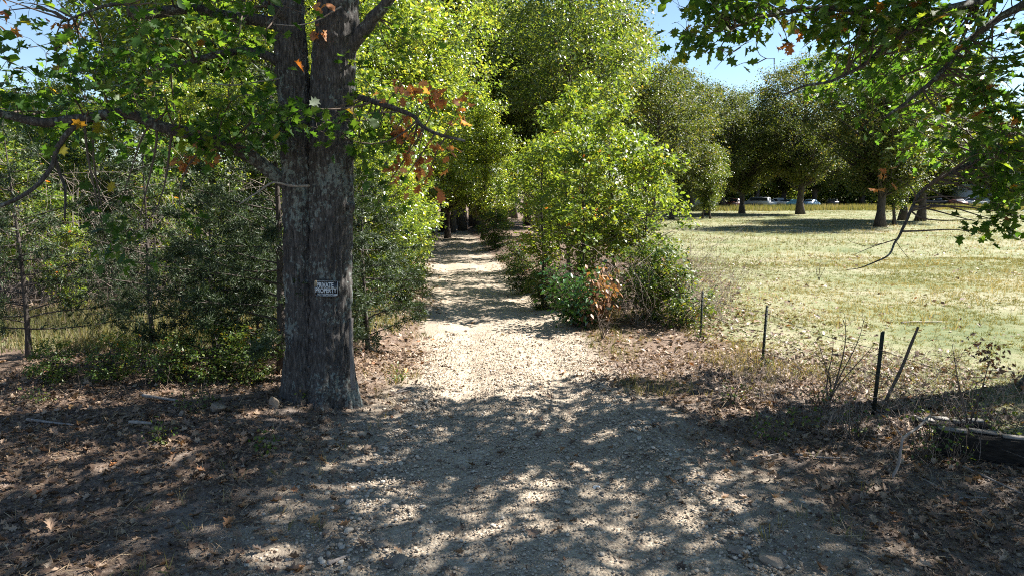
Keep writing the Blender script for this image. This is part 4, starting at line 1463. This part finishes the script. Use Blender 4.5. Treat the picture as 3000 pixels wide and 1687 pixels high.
# ------------------------------------------------------------------ the sign
def sign():
    ctr = P(955, 845, TY - 0.402)
    root = thing('warning_sign', 'small black PRIVATE PROPERTY NO TRESPASSING sign nailed to the oak trunk', 'sign', tuple(ctr))
    W_, H_ = .345, .235
    rad = .55

    def bend(v):
        a = v[:, 0] / rad
        return np.stack([np.sin(a) * (rad + v[:, 1]), -np.cos(a) * (rad + v[:, 1]) + rad, v[:, 2]], 1)

    def sheet(x0, x1, z0, z1, off, th, n=14):
        xs = np.linspace(x0, x1, n)
        v = []
        for o_ in (off, off + th):
            for z in (z0, z1):
                v += [(x, o_, z) for x in xs]
        f = []
        for i in range(n - 1):
            a, b, c, d = i, n + i, 2 * n + i, 3 * n + i
            f += [(a, a + 1, b + 1, b), (c, d, d + 1, c + 1), (a, c, c + 1, a + 1), (b, b + 1, d + 1, d)]
        f += [(0, n, 3 * n, 2 * n), (n - 1, 3 * n - 1, 4 * n - 1, 2 * n - 1)]
        return bend(np.array(v)), np.array(f)
    MB().add(*sheet(-W_ / 2, W_ / 2, -H_ / 2, H_ / 2, 0, .004)).build('plate', 'sign_black', root)
    bo = MB()
    i_, w_ = .010, .0055
    bo.add(*sheet(-W_ / 2 + i_, W_ / 2 - i_, H_ / 2 - i_ - w_, H_ / 2 - i_, .0045, .002))
    bo.add(*sheet(-W_ / 2 + i_, W_ / 2 - i_, -H_ / 2 + i_, -H_ / 2 + i_ + w_, .0045, .002))
    bo.add(*sheet(-W_ / 2 + i_, -W_ / 2 + i_ + w_, -H_ / 2 + i_ + w_, H_ / 2 - i_ - w_, .0045, .002, 2))
    bo.add(*sheet(W_ / 2 - i_ - w_, W_ / 2 - i_, -H_ / 2 + i_ + w_, H_ / 2 - i_ - w_, .0045, .002, 2))
    bo.build('border', 'sign_white', root)
    for txt, cx, cz, w, h, bold in (('PRIVATE', -.012, .052, .235, .070, .03), ('PROPERTY', .0, -.026, .300, .070, .03), ('NO TRESPASSING', -.004, -.083, .235, .028, .02)):
        cu = bpy.data.curves.new('t', 'FONT')
        cu.body = txt
        cu.size = 1
        cu.offset = bold
        cu.resolution_u = 3
        to = bpy.data.objects.new('t', cu)
        COL.objects.link(to)
        dg = bpy.context.evaluated_depsgraph_get()
        me = bpy.data.meshes.new_from_object(to.evaluated_get(dg))
        bpy.data.objects.remove(to)
        v = np.array([tuple(a.co) for a in me.vertices])
        mn, mx = v.min(0), v.max(0)
        x = (v[:, 0] - (mn[0] + mx[0]) / 2) / (mx[0] - mn[0]) * w + cx
        z = (v[:, 1] - (mn[1] + mx[1]) / 2) / (mx[1] - mn[1]) * h + cz
        vb = bend(np.stack([x, np.full(len(x), .0062), z], 1))
        for a, c in zip(me.vertices, vb):
            a.co = c
        me.materials.clear()
        me.materials.append(M['sign_white'])
        me.name = 'lettering'
        obj('lettering', me, root)
    MB().add(*sheet(.115, W_ / 2 - .012, -.100, -.078, .0065, .002, 4)).build('torn_sticker', 'sign_white', root)
    MB().add(*sheet(-W_ / 2 + .004, -.125, .03, H_ / 2 - .004, .0068, .002, 4)).build('tan_tape', 'sign_tan', root)
    for sx, szz in ((-.152, .105), (.155, .105), (.155, -.105), (-.152, -.105)):
        c = bend(np.array([[sx, .010, szz]]))[0]
        MB().tube([c + np.array([0, .06, 0]), c + np.array([0, -.008, 0])], .005, 8).build('nail', 'nail', root)
    return root


sg = sign()
sg.rotation_euler = (0, R(1.5), R(6))

# ------------------------------------------------------------------ fence
def t_post(px, py, h, label, lean):
    p = G(px, py)
    o = thing('fence_post', label, 'fence post', (p[0], p[1], p[2] - .05), group='steel posts of the wire fence')
    o.rotation_euler = (0, lean, .3)
    MB().box((0, 0, h / 2), (.044, .012, h)).box((0, .024, h / 2 - .01), (.012, .036, h - .02)).build('post', 'post_steel', o)
    st = MB()
    for k in range(int(h / .09)):
        st.box((0, -.0115, .08 + k * .09), (.02, .009, .028))
    st.build('studs', 'post_steel', o)['kind'] = 'stuff'
    return p


pp = [t_post(2052, 988, 1.12, 'green steel fence post farthest away, beside the thicket', R(1)),
      t_post(2234, 1063, 1.18, 'green steel fence post in the middle of the three', R(2)),
      t_post(2560, 1215, 1.32, 'tallest dark steel fence post, nearest on the right', R(2.5))]
ends = [np.array([4.3, 21.5, hz(4.3, 21.5)])] + pp + [np.array([6.7, 5.2, 0])]
for hgt, lab in ((1.0, 'upper barbed wire strand of the pasture fence'), (.62, 'middle barbed wire strand of the pasture fence'), (.28, 'lowest barbed wire strand of the pasture fence')):
    mb = MB()
    brb = MB()
    pts = []
    for a, b in zip(ends[:-1], ends[1:]):
        t = np.linspace(0, 1, 14)[:-1, None]
        seg = (a + np.array([.0, 0, hgt])) * (1 - t) + (b + np.array([.0, 0, hgt])) * t
        seg[:, 2] -= .07 * 4 * t[:, 0] * (1 - t[:, 0])
        pts.append(seg)
    pts = np.concatenate(pts)
    root = thing('barbed_wire', lab, 'wire', tuple(pts[0]))
    mb.tube(pts - pts[0], .0042, 5).build('strand', 'wire', root)
    L_ = np.concatenate([[0], np.cumsum(np.linalg.norm(np.diff(pts, axis=0), axis=1))])
    for s in np.arange(.1, L_[-1], .13):
        c = np.array([np.interp(s, L_, pts[:, i]) for i in range(3)]) - pts[0]
        for _ in range(2):
            d = rng.normal(size=3)
            d *= .02 / np.linalg.norm(d)
            brb.tube([c - d, c + d], .0028, 3, cap=False)
    brb.build('barbs', 'wire', root)['kind'] = 'stuff'


def stick(pts, r0, r1, mat, name, label, cat='branch', twigs=(), group=None):
    c = spline(pts, 6)
    b = c[0].copy()
    root = thing(name, label, cat, tuple(b), group=group)
    L_ = np.linspace(0, 1, len(c))
    rad = (r0 + (r1 - r0) * L_) * (1 + .15 * fbm(L_ * 12, L_ * 0, 0, int(r0 * 1e5) % 97))
    MB().tube(c - b, rad, 8).build('stem', mat, root, True)
    for tp, t0 in twigs:
        cc = spline(tp, 5)
        MB().tube(cc - b, np.linspace(t0, .003, len(cc)), 5).build('twig', mat, root, True)
    return root


# the crooked pole leaning on the wire
a_ = G(2590, 1175)
stick([a_ - np.array([0, 0, .05]), P(2640, 1080, a_[1] + .1), P(2668, 1010, a_[1] + .15), P(2690, 957, a_[1] + .2)], .028, .02, 'twig', 'leaning_pole', 'crooked dark pole leaning across the wire beside the nearest post', 'pole')
# forked grey branch in front of the timber
g0 = G(2612, 1400)
stick([g0, P(2632, 1360, g0[1] + .05), P(2640, 1310, g0[1] + .1), P(2648, 1280, g0[1] + .15), P(2690, 1250, g0[1] + .5), P(2725, 1215, g0[1] + .9)], .018, .012, 'grey_twig', 'fallen_branch', 'bare grey crooked branch propped up in front of the dark timber', twigs=(([P(2648, 1280, g0[1] + .15), P(2630, 1262, g0[1] + .2), P(2622, 1240, g0[1] + .3)], .006),))
g1, g2 = G(1450, 1190), G(1180, 1160)
for (ax_, ay_, bx_, by_, rr_, lab) in ((1150, 1155, 1265, 1128, .012, 'thin dark stick on the left track edge by the oak foot'), (1165, 1150, 1205, 1138, .018, 'short pale broken stick lying right of the oak foot'),
                                       (2330, 1335, 2480, 1345, .016, 'pale grey stick lying in the leaves left of the forked branch'), (2820, 1370, 2990, 1450, .014, 'long thin stick in the sunlit leaves at the right edge'),
                                       (2800, 1465, 2890, 1462, .010, 'thin stick on the shaded leaves at the lower right'), (80, 1235, 215, 1250, .022, 'grey stick in the shaded leaves at the left'),
                                       (380, 1245, 445, 1248, .03, 'sunlit piece of pale branch on the left leaf floor'), (420, 1165, 520, 1180, .03, 'dark fallen limb in the deep shade of the cedars'),
                                       (960, 1660, 1020, 1635, .022, 'broken brown stick at the left gravel edge, bottom of the scene'), (2210, 1345, 2290, 1330, .012, 'straw coloured stick on the right verge'),
                                       (2640, 948, 2760, 945, .02, 'pale dead branch lying out on the pasture beyond the fence'), (2690, 1400, 2850, 1500, .008, 'fine dead stem lying on the right leaf floor')):
    A_, B_ = G(ax_, ay_), G(bx_, by_)
    Cc = curve(A_, B_, .06, 4)
    Cc[:, 2] = H(Cc[:, 0], Cc[:, 1]) + rr_ + .012
    stick(Cc, rr_, rr_ * .55, 'grey_twig', 'fallen_stick', lab, 'stick')

# weathered timbers at the right edge
def timber(px0, py0, px1, py1, h, w, label, dy=0.0, z=0.0):
    A_, B_ = G(px0, py0), G(px1, py1)
    d = B_ - A_
    L_ = float(np.linalg.norm(d[:2]))
    rz = math.atan2(d[1], d[0])
    root = thing('timber_beam', label, 'timber', (A_[0], A_[1] + dy, min(A_[2], B_[2]) - .04 + z), rz)
    n = 26
    xs = np.linspace(0, L_, n)
    sec = [(-.5, 0), (-.5, .82), (-.40, 1), (.40, 1), (.5, .82), (.5, 0)]
    v = []
    for i, x in enumerate(xs):
        for k, (a, b) in enumerate(sec):
            nz = .13 * float(fbm(np.array([x * 2.2]), np.array([k * 3.1]), 0, 44)[0])
            v.append((x, w * a * (1 + nz), h * b * (1 + 1.2 * nz)))
    q_ = []
    for i in range(n - 1):
        for k in range(5):
            q_.append((i * 6 + k, i * 6 + 6 + k, i * 6 + 7 + k, i * 6 + 1 + k))
    m_ = MB().add(np.array(v), [np.array(q_), np.arange(6)[None, :], (np.arange(6) + (n - 1) * 6)[::-1][None, :]])
    m_.build('beam', 'timber', root)
    t = MB()
    for k in range(4):
        x0 = L_ * (k + .1) / 4
        t.box((x0 + L_ / 9, (k % 2 - .5) * w * .3, h + .012), (L_ / 4.6, w * .42, .022), Matrix.Rotation(.06 * (k - 1.5), 3, 'Z'))
        t.build('splinter', 'timber_top', root)
        t = MB()
    return root


timber(2735, 1322, 3110, 1372, .36, .26, 'dark rotting timber beam half buried in weeds at the right edge')
timber(2690, 1248, 2900, 1258, .12, .30, 'weathered grey plank lying behind the front beam', .1)

# ------------------------------------------------------------------ shrubs, weeds, brush
def leafy_bush(name, label, x, y, Rr, Ht, nst, nl, lsize, mat, dead=None, cat='bush', seed=1, tmpl=(DIAMOND_V, DIAMOND_F), stemmat='twig'):
    r = np.random.default_rng(seed)
    root = thing(name, label, cat, (x, y, hz(x, y)))
    st, lv, dd = MB(), MB(), MB()
    for k in range(nst):
        a = r.uniform(0, 6.28)
        e = np.array([math.cos(a) * Rr * r.random() ** .6, math.sin(a) * Rr * r.random() ** .6, Ht * r.uniform(.45, 1)])
        c = curve((e[0] * .15, e[1] * .15, -.03), e, .12, 8, r)
        st.tube(c, np.linspace(.009, .0025, 8), 4, cap=False)
        n = int(nl * r.uniform(.6, 1.4))
        f = r.uniform(.25, 1, n)
        p = np.stack([np.interp(f, np.linspace(0, 1, 8), c[:, i]) for i in range(3)], 1) + r.normal(size=(n, 3)) * lsize * 1.1
        isd = dead is not None and (e[0] > dead and r.random() < .75)
        fr = leaf_frames(p, np.array([0, 0, Ht * .3]), r, .1 if isd else .7, .5, .7, 1.4 if isd else .3)
        scatter(dd if isd else lv, tmpl[0], tmpl[1], p, fr, lsize * r.uniform(.7, 1.3, n) * (1.2 if isd else 1), np.clip(r.beta(2, 2, n), 0, 1))
    st.build('stems', stemmat, root)['kind'] = 'stuff'
    if lv.n:
        lv.build('leaves', mat, root)['kind'] = 'stuff'
    if dd.n:
        o = dd.build('dead_leaves', 'tan_leaf', root)
        o['kind'] = 'stuff'
        o['label'] = 'drooping rust brown dead leaves'
    return root


gb = G(1700, 952)
leafy_bush('glossy_bush', 'glossy dark green bush with hanging rust brown dead leaves beside the track', gb[0], gb[1], 1.05, 1.55, 60, 34, .13, 'glossy_leaf', dead=0.22, seed=81)
BU = [('shrub_a', 1905, 935, 1.0, 'pale green weedy shrub right of the glossy bush'), ('shrub_b', 1995, 955, 1.1, 'low yellow green shrub left of the farthest fence post'),
      ('shrub_a', 1590, 905, .55, 'dark low shrub on the bank left of the glossy bush'), ('shrub_b', 1530, 860, .8, 'brown leafed low shrub on the right bank of the track'),
      ('shrub_b', 1100, 905, 1.0, 'grassy green shrub at the left edge of the sunny stretch'), ('shrub_a', 1190, 880, .75, 'leafy green shrub on the left verge where the shade begins'),
      ('shrub_a', 1205, 800, .9, 'green shrub pushing onto the track from the left'), ('shrub_b', 1520, 800, 1.0, 'small green shrub on the right bank farther along'),
      ('shrub_a', 1450, 730, 1.1, 'light green shrub on the right bank near the far end')]
BU += [('shrub_b', 160, 1120, .5, 'low dark weed bush under the left edge cedar'), ('shrub_b', 330, 1115, .55, 'low weedy bush in the shade left of centre of the cedars'), ('shrub_b', 500, 1120, .6, 'dark leafy bush at the foot of the low cedar'), ('shrub_b', 640, 1115, .65, 'dark leafy bush in the shade left of the oak'), ('shrub_b', 740, 1120, .6, 'leafy bush right against the left side of the oak foot')]
for k_, px_, py_, s_, l_ in BU:
    g_ = G(px_, py_)
    tree(k_, 'shrub', l_, g_[0], g_[1], s_, cat='shrub')

WEED = [(610, 1185, .45, 'green sprouting seedling with oval leaves in a light spot left of the oak'), (560, 1205, .35, 'lower yellow green seedling beside the sprouting one'),
        (770, 1325, .25, 'tiny bright cedar seedling next to the triangular rock'), (120, 1180, .25, 'flat green weed in the dark left leaf floor'), (480, 1290, .25, 'small green weed tuft in the left light patch'),
        (1170, 1120, .25, 'low green weed at the foot of the oak by the track'), (900, 1175, .3, 'ivy like sprig growing at the oak foot'), (2150, 1180, .35, 'small green weed at the border of sun and shade'),
        (2400, 1190, .6, 'leafy green weed clump left of the nearest post'), (2350, 1260, .5, 'low tangled green weed in the shade below the post'), (2250, 1290, .4, 'small green weed on the right leaf floor'),
        (2720, 1290, .6, 'yellow green weed growing before the timber'), (2880, 1300, .6, 'thin yellow leaved weed at the timber beam'), (2960, 1330, .45, 'pale weed with yellow flowers at the right edge'),
        (2700, 1345, .5, 'leafy weed hiding the left end of the timber beam'), (2790, 1355, .55, 'sprawling green weed against the face of the timber beam'), (2840, 1235, .5, 'weed clump growing behind the timber beam'), (2500, 1280, .5, 'reddish green weed tangle below the nearest post'), (2050, 1000, .35, 'yellow green weed at the foot of the farthest post'), (2240, 1075, .3, 'small weed at the foot of the middle post')]
for i_, (px_, py_, h_, l_) in enumerate(WEED):
    g_ = G(px_, py_)
    leafy_bush('weed', l_, g_[0], g_[1], h_ * .7, h_, 9, 8, .055, 'weed_leaf', cat='weed', seed=200 + i_)

# bare shrubs at the fence
def bare_shrub(px, py, ends_, label, deadspots=()):
    g_ = G(px, py)
    root = thing('bare_shrub', label, 'shrub', tuple(g_))
    r = np.random.default_rng(int(px))
    for k, e in enumerate(ends_):
        E_ = P(e[0], e[1], g_[1] + r.uniform(-.3, .3))
        c = curve(g_, E_, .08, 9, r)
        m_ = MB().tube(c - g_, np.linspace(.014, .004, 9), 5)
        for _ in range(7):
            s = c[r.integers(3, 9)]
            t = s + r.normal(size=3) * .16 + np.array([0, 0, .08])
            m_.tube(curve(s, t, .1, 4, r) - g_, np.linspace(.005, .002, 4), 3, cap=False)
        m_.build('stem', 'twig', root)
    d = MB()
    for e in deadspots:
        c = P(e[0], e[1], g_[1])
        n = e[2]
        p = c + r.normal(size=(n, 3)) * np.array([.10, .10, .07])
        scatter(d, DRY_V, DRY_F, p - g_, leaf_frames(p, c, r, .2, .4, .8, .8), r.uniform(.05, .09, n), r.random(n) * .5)
    if d.n:
        d.build('dead_leaves', 'brown_leaf', root)['kind'] = 'stuff'


bare_shrub(2430, 1180, [(2470, 935), (2530, 940), (2440, 980), (2400, 1010), (2560, 1010), (2420, 1060)], 'bare dark stemmed shrub left of the nearest fence post')
bare_shrub(2835, 1260, [(2790, 1010), (2800, 1080), (2900, 1040), (2770, 1150), (2860, 1120)], 'bare shrub with dark dead leaf bunches on the wire', [(2875, 1015, 40), (2900, 1035, 26), (2920, 1075, 26)])
bare_shrub(2400, 822, [(2402, 750), (2420, 770), (2395, 780)], 'dry weed stalk standing alone in the pasture')
bare_shrub(1765, 1000, [(1740, 905), (1785, 935), (1790, 955), (1755, 930)], 'pale bare sapling fork on the verge below the glossy bush')

# dry brush thickets
def brush(name, label, x0, x1, y0, y1, n, hmin, hmax, mat, seed, rad=.006, mask=None):
    r = np.random.default_rng(seed)
    m_ = MB()
    for _ in range(n):
        x, y = r.uniform(x0, x1), r.uniform(y0, y1)
        if mask is not None and not mask(x, y):
            continue
        hh = r.uniform(hmin, hmax)
        s = np.array([x, y, hz(x, y)])
        e = s + np.array([r.normal() * .45 * hh, r.normal() * .35 * hh, hh])
        c = curve(s, e, .2, 7, r)
        m_.tube(c, np.linspace(rad, rad * .4, 7), 3, cap=False)
        for _k in range(3):
            q_ = c[r.integers(2, 7)]
            t = q_ + r.normal(size=3) * .22 * hh + np.array([0, 0, .05])
            m_.tube(curve(q_, t, .2, 4, r), np.linspace(rad * .6, rad * .3, 4), 3, cap=False)
    o = m_.build(name, mat)
    tag(o, label, 'brush', kind='stuff')


brush('dry_brush', 'tangle of pale bare stems behind the cedars on the left', -14, -5.0, 16.6, 20.0, 360, .8, 3.8, 'dry_stick', 91, .008)
brush('dark_brush', 'tangle of thin dark stems under the cedars', -10.5, -3.2, 12.3, 15.0, 90, .5, 2.0, 'twig', 96, .005)
brush('dry_brush', 'grey dry brush at the pasture end of the right thicket', 3.0, 5.6, 16.6, 21, 330, .6, 1.9, 'dry_stick', 92, .006)
brush('dry_brush', 'brown dry stems on the bank under the right thicket', -.1, 3.4, 18, 25, 420, .4, 1.5, 'dry_stick', 93, .006, lambda x, y: on_road(x, y) > 1.3)
brush('dry_brush', 'thin dry stems along the fence and the timber', 3.2, 7.8, 7.8, 12.0, 420, .15, .75, 'dry_stick', 94, .0035, lambda x, y: x > 3.0 + (12 - y) * .3)
brush('dry_brush', 'thin dark stems sprouting from the left leaf floor', -8, -2.2, 8.4, 12, 110, .1, .5, 'twig', 95, .003)

# understory of the woods: low leafy growth that hides the far floor
r = np.random.default_rng(97)
UND = []
while len(UND) < 60:
    x_, y_ = r.uniform(-26, 10), r.uniform(19, 62)
    if on_road(x_, y_) < 1.9 or (x_ > rc(y_) and r.random() < .75) or x_ > fence_x(y_) - .5 or (x_ > -9 and y_ < 22):
        continue
    UND.append((x_, y_))
for i_, (x_, y_) in enumerate(UND):
    left = x_ < rc(y_)
    tree(('road_c', 'sap_b', 'sap_a')[i_ % 3], 'understory_sapling', 'low leafy sapling in the understory of the %s' % ('left wood' if left else 'right thicket'), x_, y_, r.uniform(.6, 1.0), group='understory of the %s' % ('left wood' if left else 'right thicket'))

# ------------------------------------------------------------------ vehicles and shed beyond the pasture
def vehicle(px, Y, rz, paint, label, kind='car', s=1.0):
    x = GX(px, Y)
    nm = {'car': 'parked_car', 'van': 'parked_van', 'pickup': 'pickup_truck', 'boat': 'boat'}[kind]
    root = thing(nm, label, {'car': 'car', 'van': 'van', 'pickup': 'truck', 'boat': 'boat'}[kind], (x, Y, hz(x, Y) + .0), rz, None, s)
    pm = M[paint]
    if kind == 'boat':
        secs = [(-2.4, .75, .55), (-1, .95, .6), (.6, .9, .62), (1.8, .5, .75), (2.5, .05, .95)]
        v = []
        for (xx, w, zz) in secs:
            v += [(xx, -w, zz + .5), (xx, -w * .75, zz), (xx, 0, zz - .2), (xx, w * .75, zz), (xx, w, zz + .5)]
        q_ = [(i * 5 + k, i * 5 + 5 + k, i * 5 + 6 + k, i * 5 + 1 + k) for i in range(4) for k in range(4)] + [(i * 5 + 4, i * 5 + 9, i * 5 + 5, i * 5) for i in range(4)]
        MB().add(np.array(v), [np.array(q_), np.array([[0, 1, 2, 3, 4]])]).build('hull', pm, root)
        MB().box((-.2, 0, 1.35), (.9, 1.2, .45)).build('windscreen', 'glass_dark', root)
        MB().box((0, 0, .28), (4.0, .9, .1)).build('trailer', 'post_steel', root)
        for sx in (-.4, .4):
            for sy in (-.85, .85):
                MB().tube([(sx, sy - .09, .3), (sx, sy + .09, .3)], .3, 14).build('wheel', 'tyre', root)
        return
    prof = {'car': [(-2.2, .35), (-2.25, .75), (-2.1, .92), (-1.5, .98), (-.95, 1.42), (.45, 1.42), (1.05, .98), (1.95, .86), (2.2, .65), (2.2, .35)],
            'van': [(-2.3, .4), (-2.35, 1.0), (-2.2, 1.85), (1.0, 1.9), (1.7, 1.15), (2.25, 1.0), (2.35, .75), (2.35, .4)],
            'pickup': [(-2.6, .45), (-2.6, 1.05), (-.55, 1.05), (-.45, 1.7), (.65, 1.7), (1.2, 1.1), (2.4, 1.0), (2.55, .8), (2.55, .45)]}[kind]
    belt = {'car': .95, 'van': 1.15, 'pickup': 1.08}[kind]
    n = len(prof)
    v = []
    for sy in (-1, 1):
        for (a, z) in prof:
            v.append((a, sy * (.86 if z <= belt + .1 else .68), z))
    q_ = [(i, (i + 1) % n, n + (i + 1) % n, n + i) for i in range(n)]
    MB().add(np.array(v), [np.array(q_), np.arange(n)[::-1][None, :], (np.arange(n) + n)[None, :]]).build('body', pm, root)
    top = max(z for _, z in prof)
    xs = [a for a, z in prof if z > top - .12]
    x0, x1 = min(xs), max(xs)
    for sy in (-1, 1):
        y0, y1 = sy * .85, sy * .705
        vv = np.array([(x0 - .25, y0, belt + .06), (x1 + .35, y0, belt + .06), (x1 + .02, y1, top - .1), (x0 + .02, y1, top - .1)])
        MB().add(vv if sy < 0 else vv[::-1], np.array([[0, 1, 2, 3]])).build('side_window', 'glass_dark', root)
    fr = [p_ for p_ in prof if p_[0] > 0]
    for sgn in (1, -1):
        top_x = x1 if sgn > 0 else x0
        cand = [(a, z) for a, z in prof if (a - top_x) * sgn > 0.05]
        bx, bz = min(cand, key=lambda c_: abs(c_[0] - top_x)) if cand else (top_x + sgn * .1, belt)
        pa, pb = np.array((bx, 0, bz)), np.array((top_x, 0, top))
        lo_, hi_ = pa + (pb - pa) * .15, pa + (pb - pa) * .88
        off = np.array([sgn * .02, 0, .015])
        vv = np.array([lo_ + off + (0, -.72, 0), lo_ + off + (0, .72, 0), hi_ + off + (0, .62, 0), hi_ + off + (0, -.62, 0)])
        MB().add(vv, np.array([[0, 1, 2, 3]])).build('windscreen' if sgn > 0 else 'rear_window', 'glass_dark', root)
    for sx in (-1.4, 1.4):
        for sy in (-.80, .80):
            w_ = MB().tube([(sx, sy - .1, .33), (sx, sy + .1, .33)], .33, 16).build('wheel', 'tyre', root)


for nm, c in (('paint_white', (.48, .48, .47)), ('paint_silver', (.30, .31, .32)), ('paint_red', (.09, .028, .022)), ('paint_blue', (.22, .34, .45)), ('paint_green', (.10, .24, .24)), ('paint_cream', (.62, .52, .38)), ('paint_dark', (.03, .03, .04))):
    plain(nm, c, 0.45)
VE = [(2040, 122, 1.2, 'paint_white', 'white van at the left end of the parked row, behind a sapling', 'van'), (2096, 128, 1.0, 'paint_cream', 'cream pickup by the twin small trees', 'pickup'),
      (2148, 128, .9, 'paint_red', 'red and pale pickup third in the parked row', 'pickup'), (2214, 130, 2.3, 'paint_silver', 'silver van left of the white car in the row', 'van'),
      (2243, 131, 1.6, 'paint_white', 'small white car between the silver van and the white pickup', 'car'), (2275, 131, 1.9, 'paint_white', 'white pickup parked left of the green car', 'pickup'),
      (2313, 130, .5, 'paint_green', 'blue green car parked left of the big pasture oak', 'car'), (2370, 130, .8, 'paint_blue', 'blue grey car parked right of the big pasture oak', 'car'),
      (2430, 134, 1.3, 'paint_dark', 'dark car in the shade at the middle of the far edge', 'car'), (2735, 132, 2.9, 'paint_dark', 'dark boat on a trailer under the trees at the right', 'boat'),
      (2790, 130, 1.6, 'paint_red', 'red car at the right of the far pasture edge', 'car'), (2835, 131, 2.6, 'paint_white', 'white pickup right of the red car', 'pickup'), (2870, 133, .4, 'paint_white', 'white van at the right end of the parked row', 'van')]
for a in VE:
    vehicle(*a)
x_, y_ = GX(2850, 140), 140
sh = thing('metal_shed', 'pale metal shed behind the white vehicles at the far right', 'shed', (x_, y_, hz(x_, y_)), .1)
wl = MB().box((0, 0, 1.6), (7, 5, 3.2)).build('wall', 'shed_white', sh)
for k in range(17):
    MB().box((-3.2 + k * .4, -2.52, 1.6), (.06, .03, 3.1)).build('panel_rib', 'shed_white', wl)
MB().add(np.array([(-3.7, -2.8, 3.15), (3.7, -2.8, 3.15), (3.7, 0, 4.3), (-3.7, 0, 4.3), (-3.7, 2.8, 3.15), (3.7, 2.8, 3.15)]), [np.array([[0, 1, 2, 3], [3, 2, 5, 4]]), np.array([[0, 3, 4], [1, 5, 2]])]).build('roof', 'shed_roof', sh)
MB().box((1.4, -2.53, 1.05), (1.2, .05, 2.1)).build('door', 'shed_roof', sh)
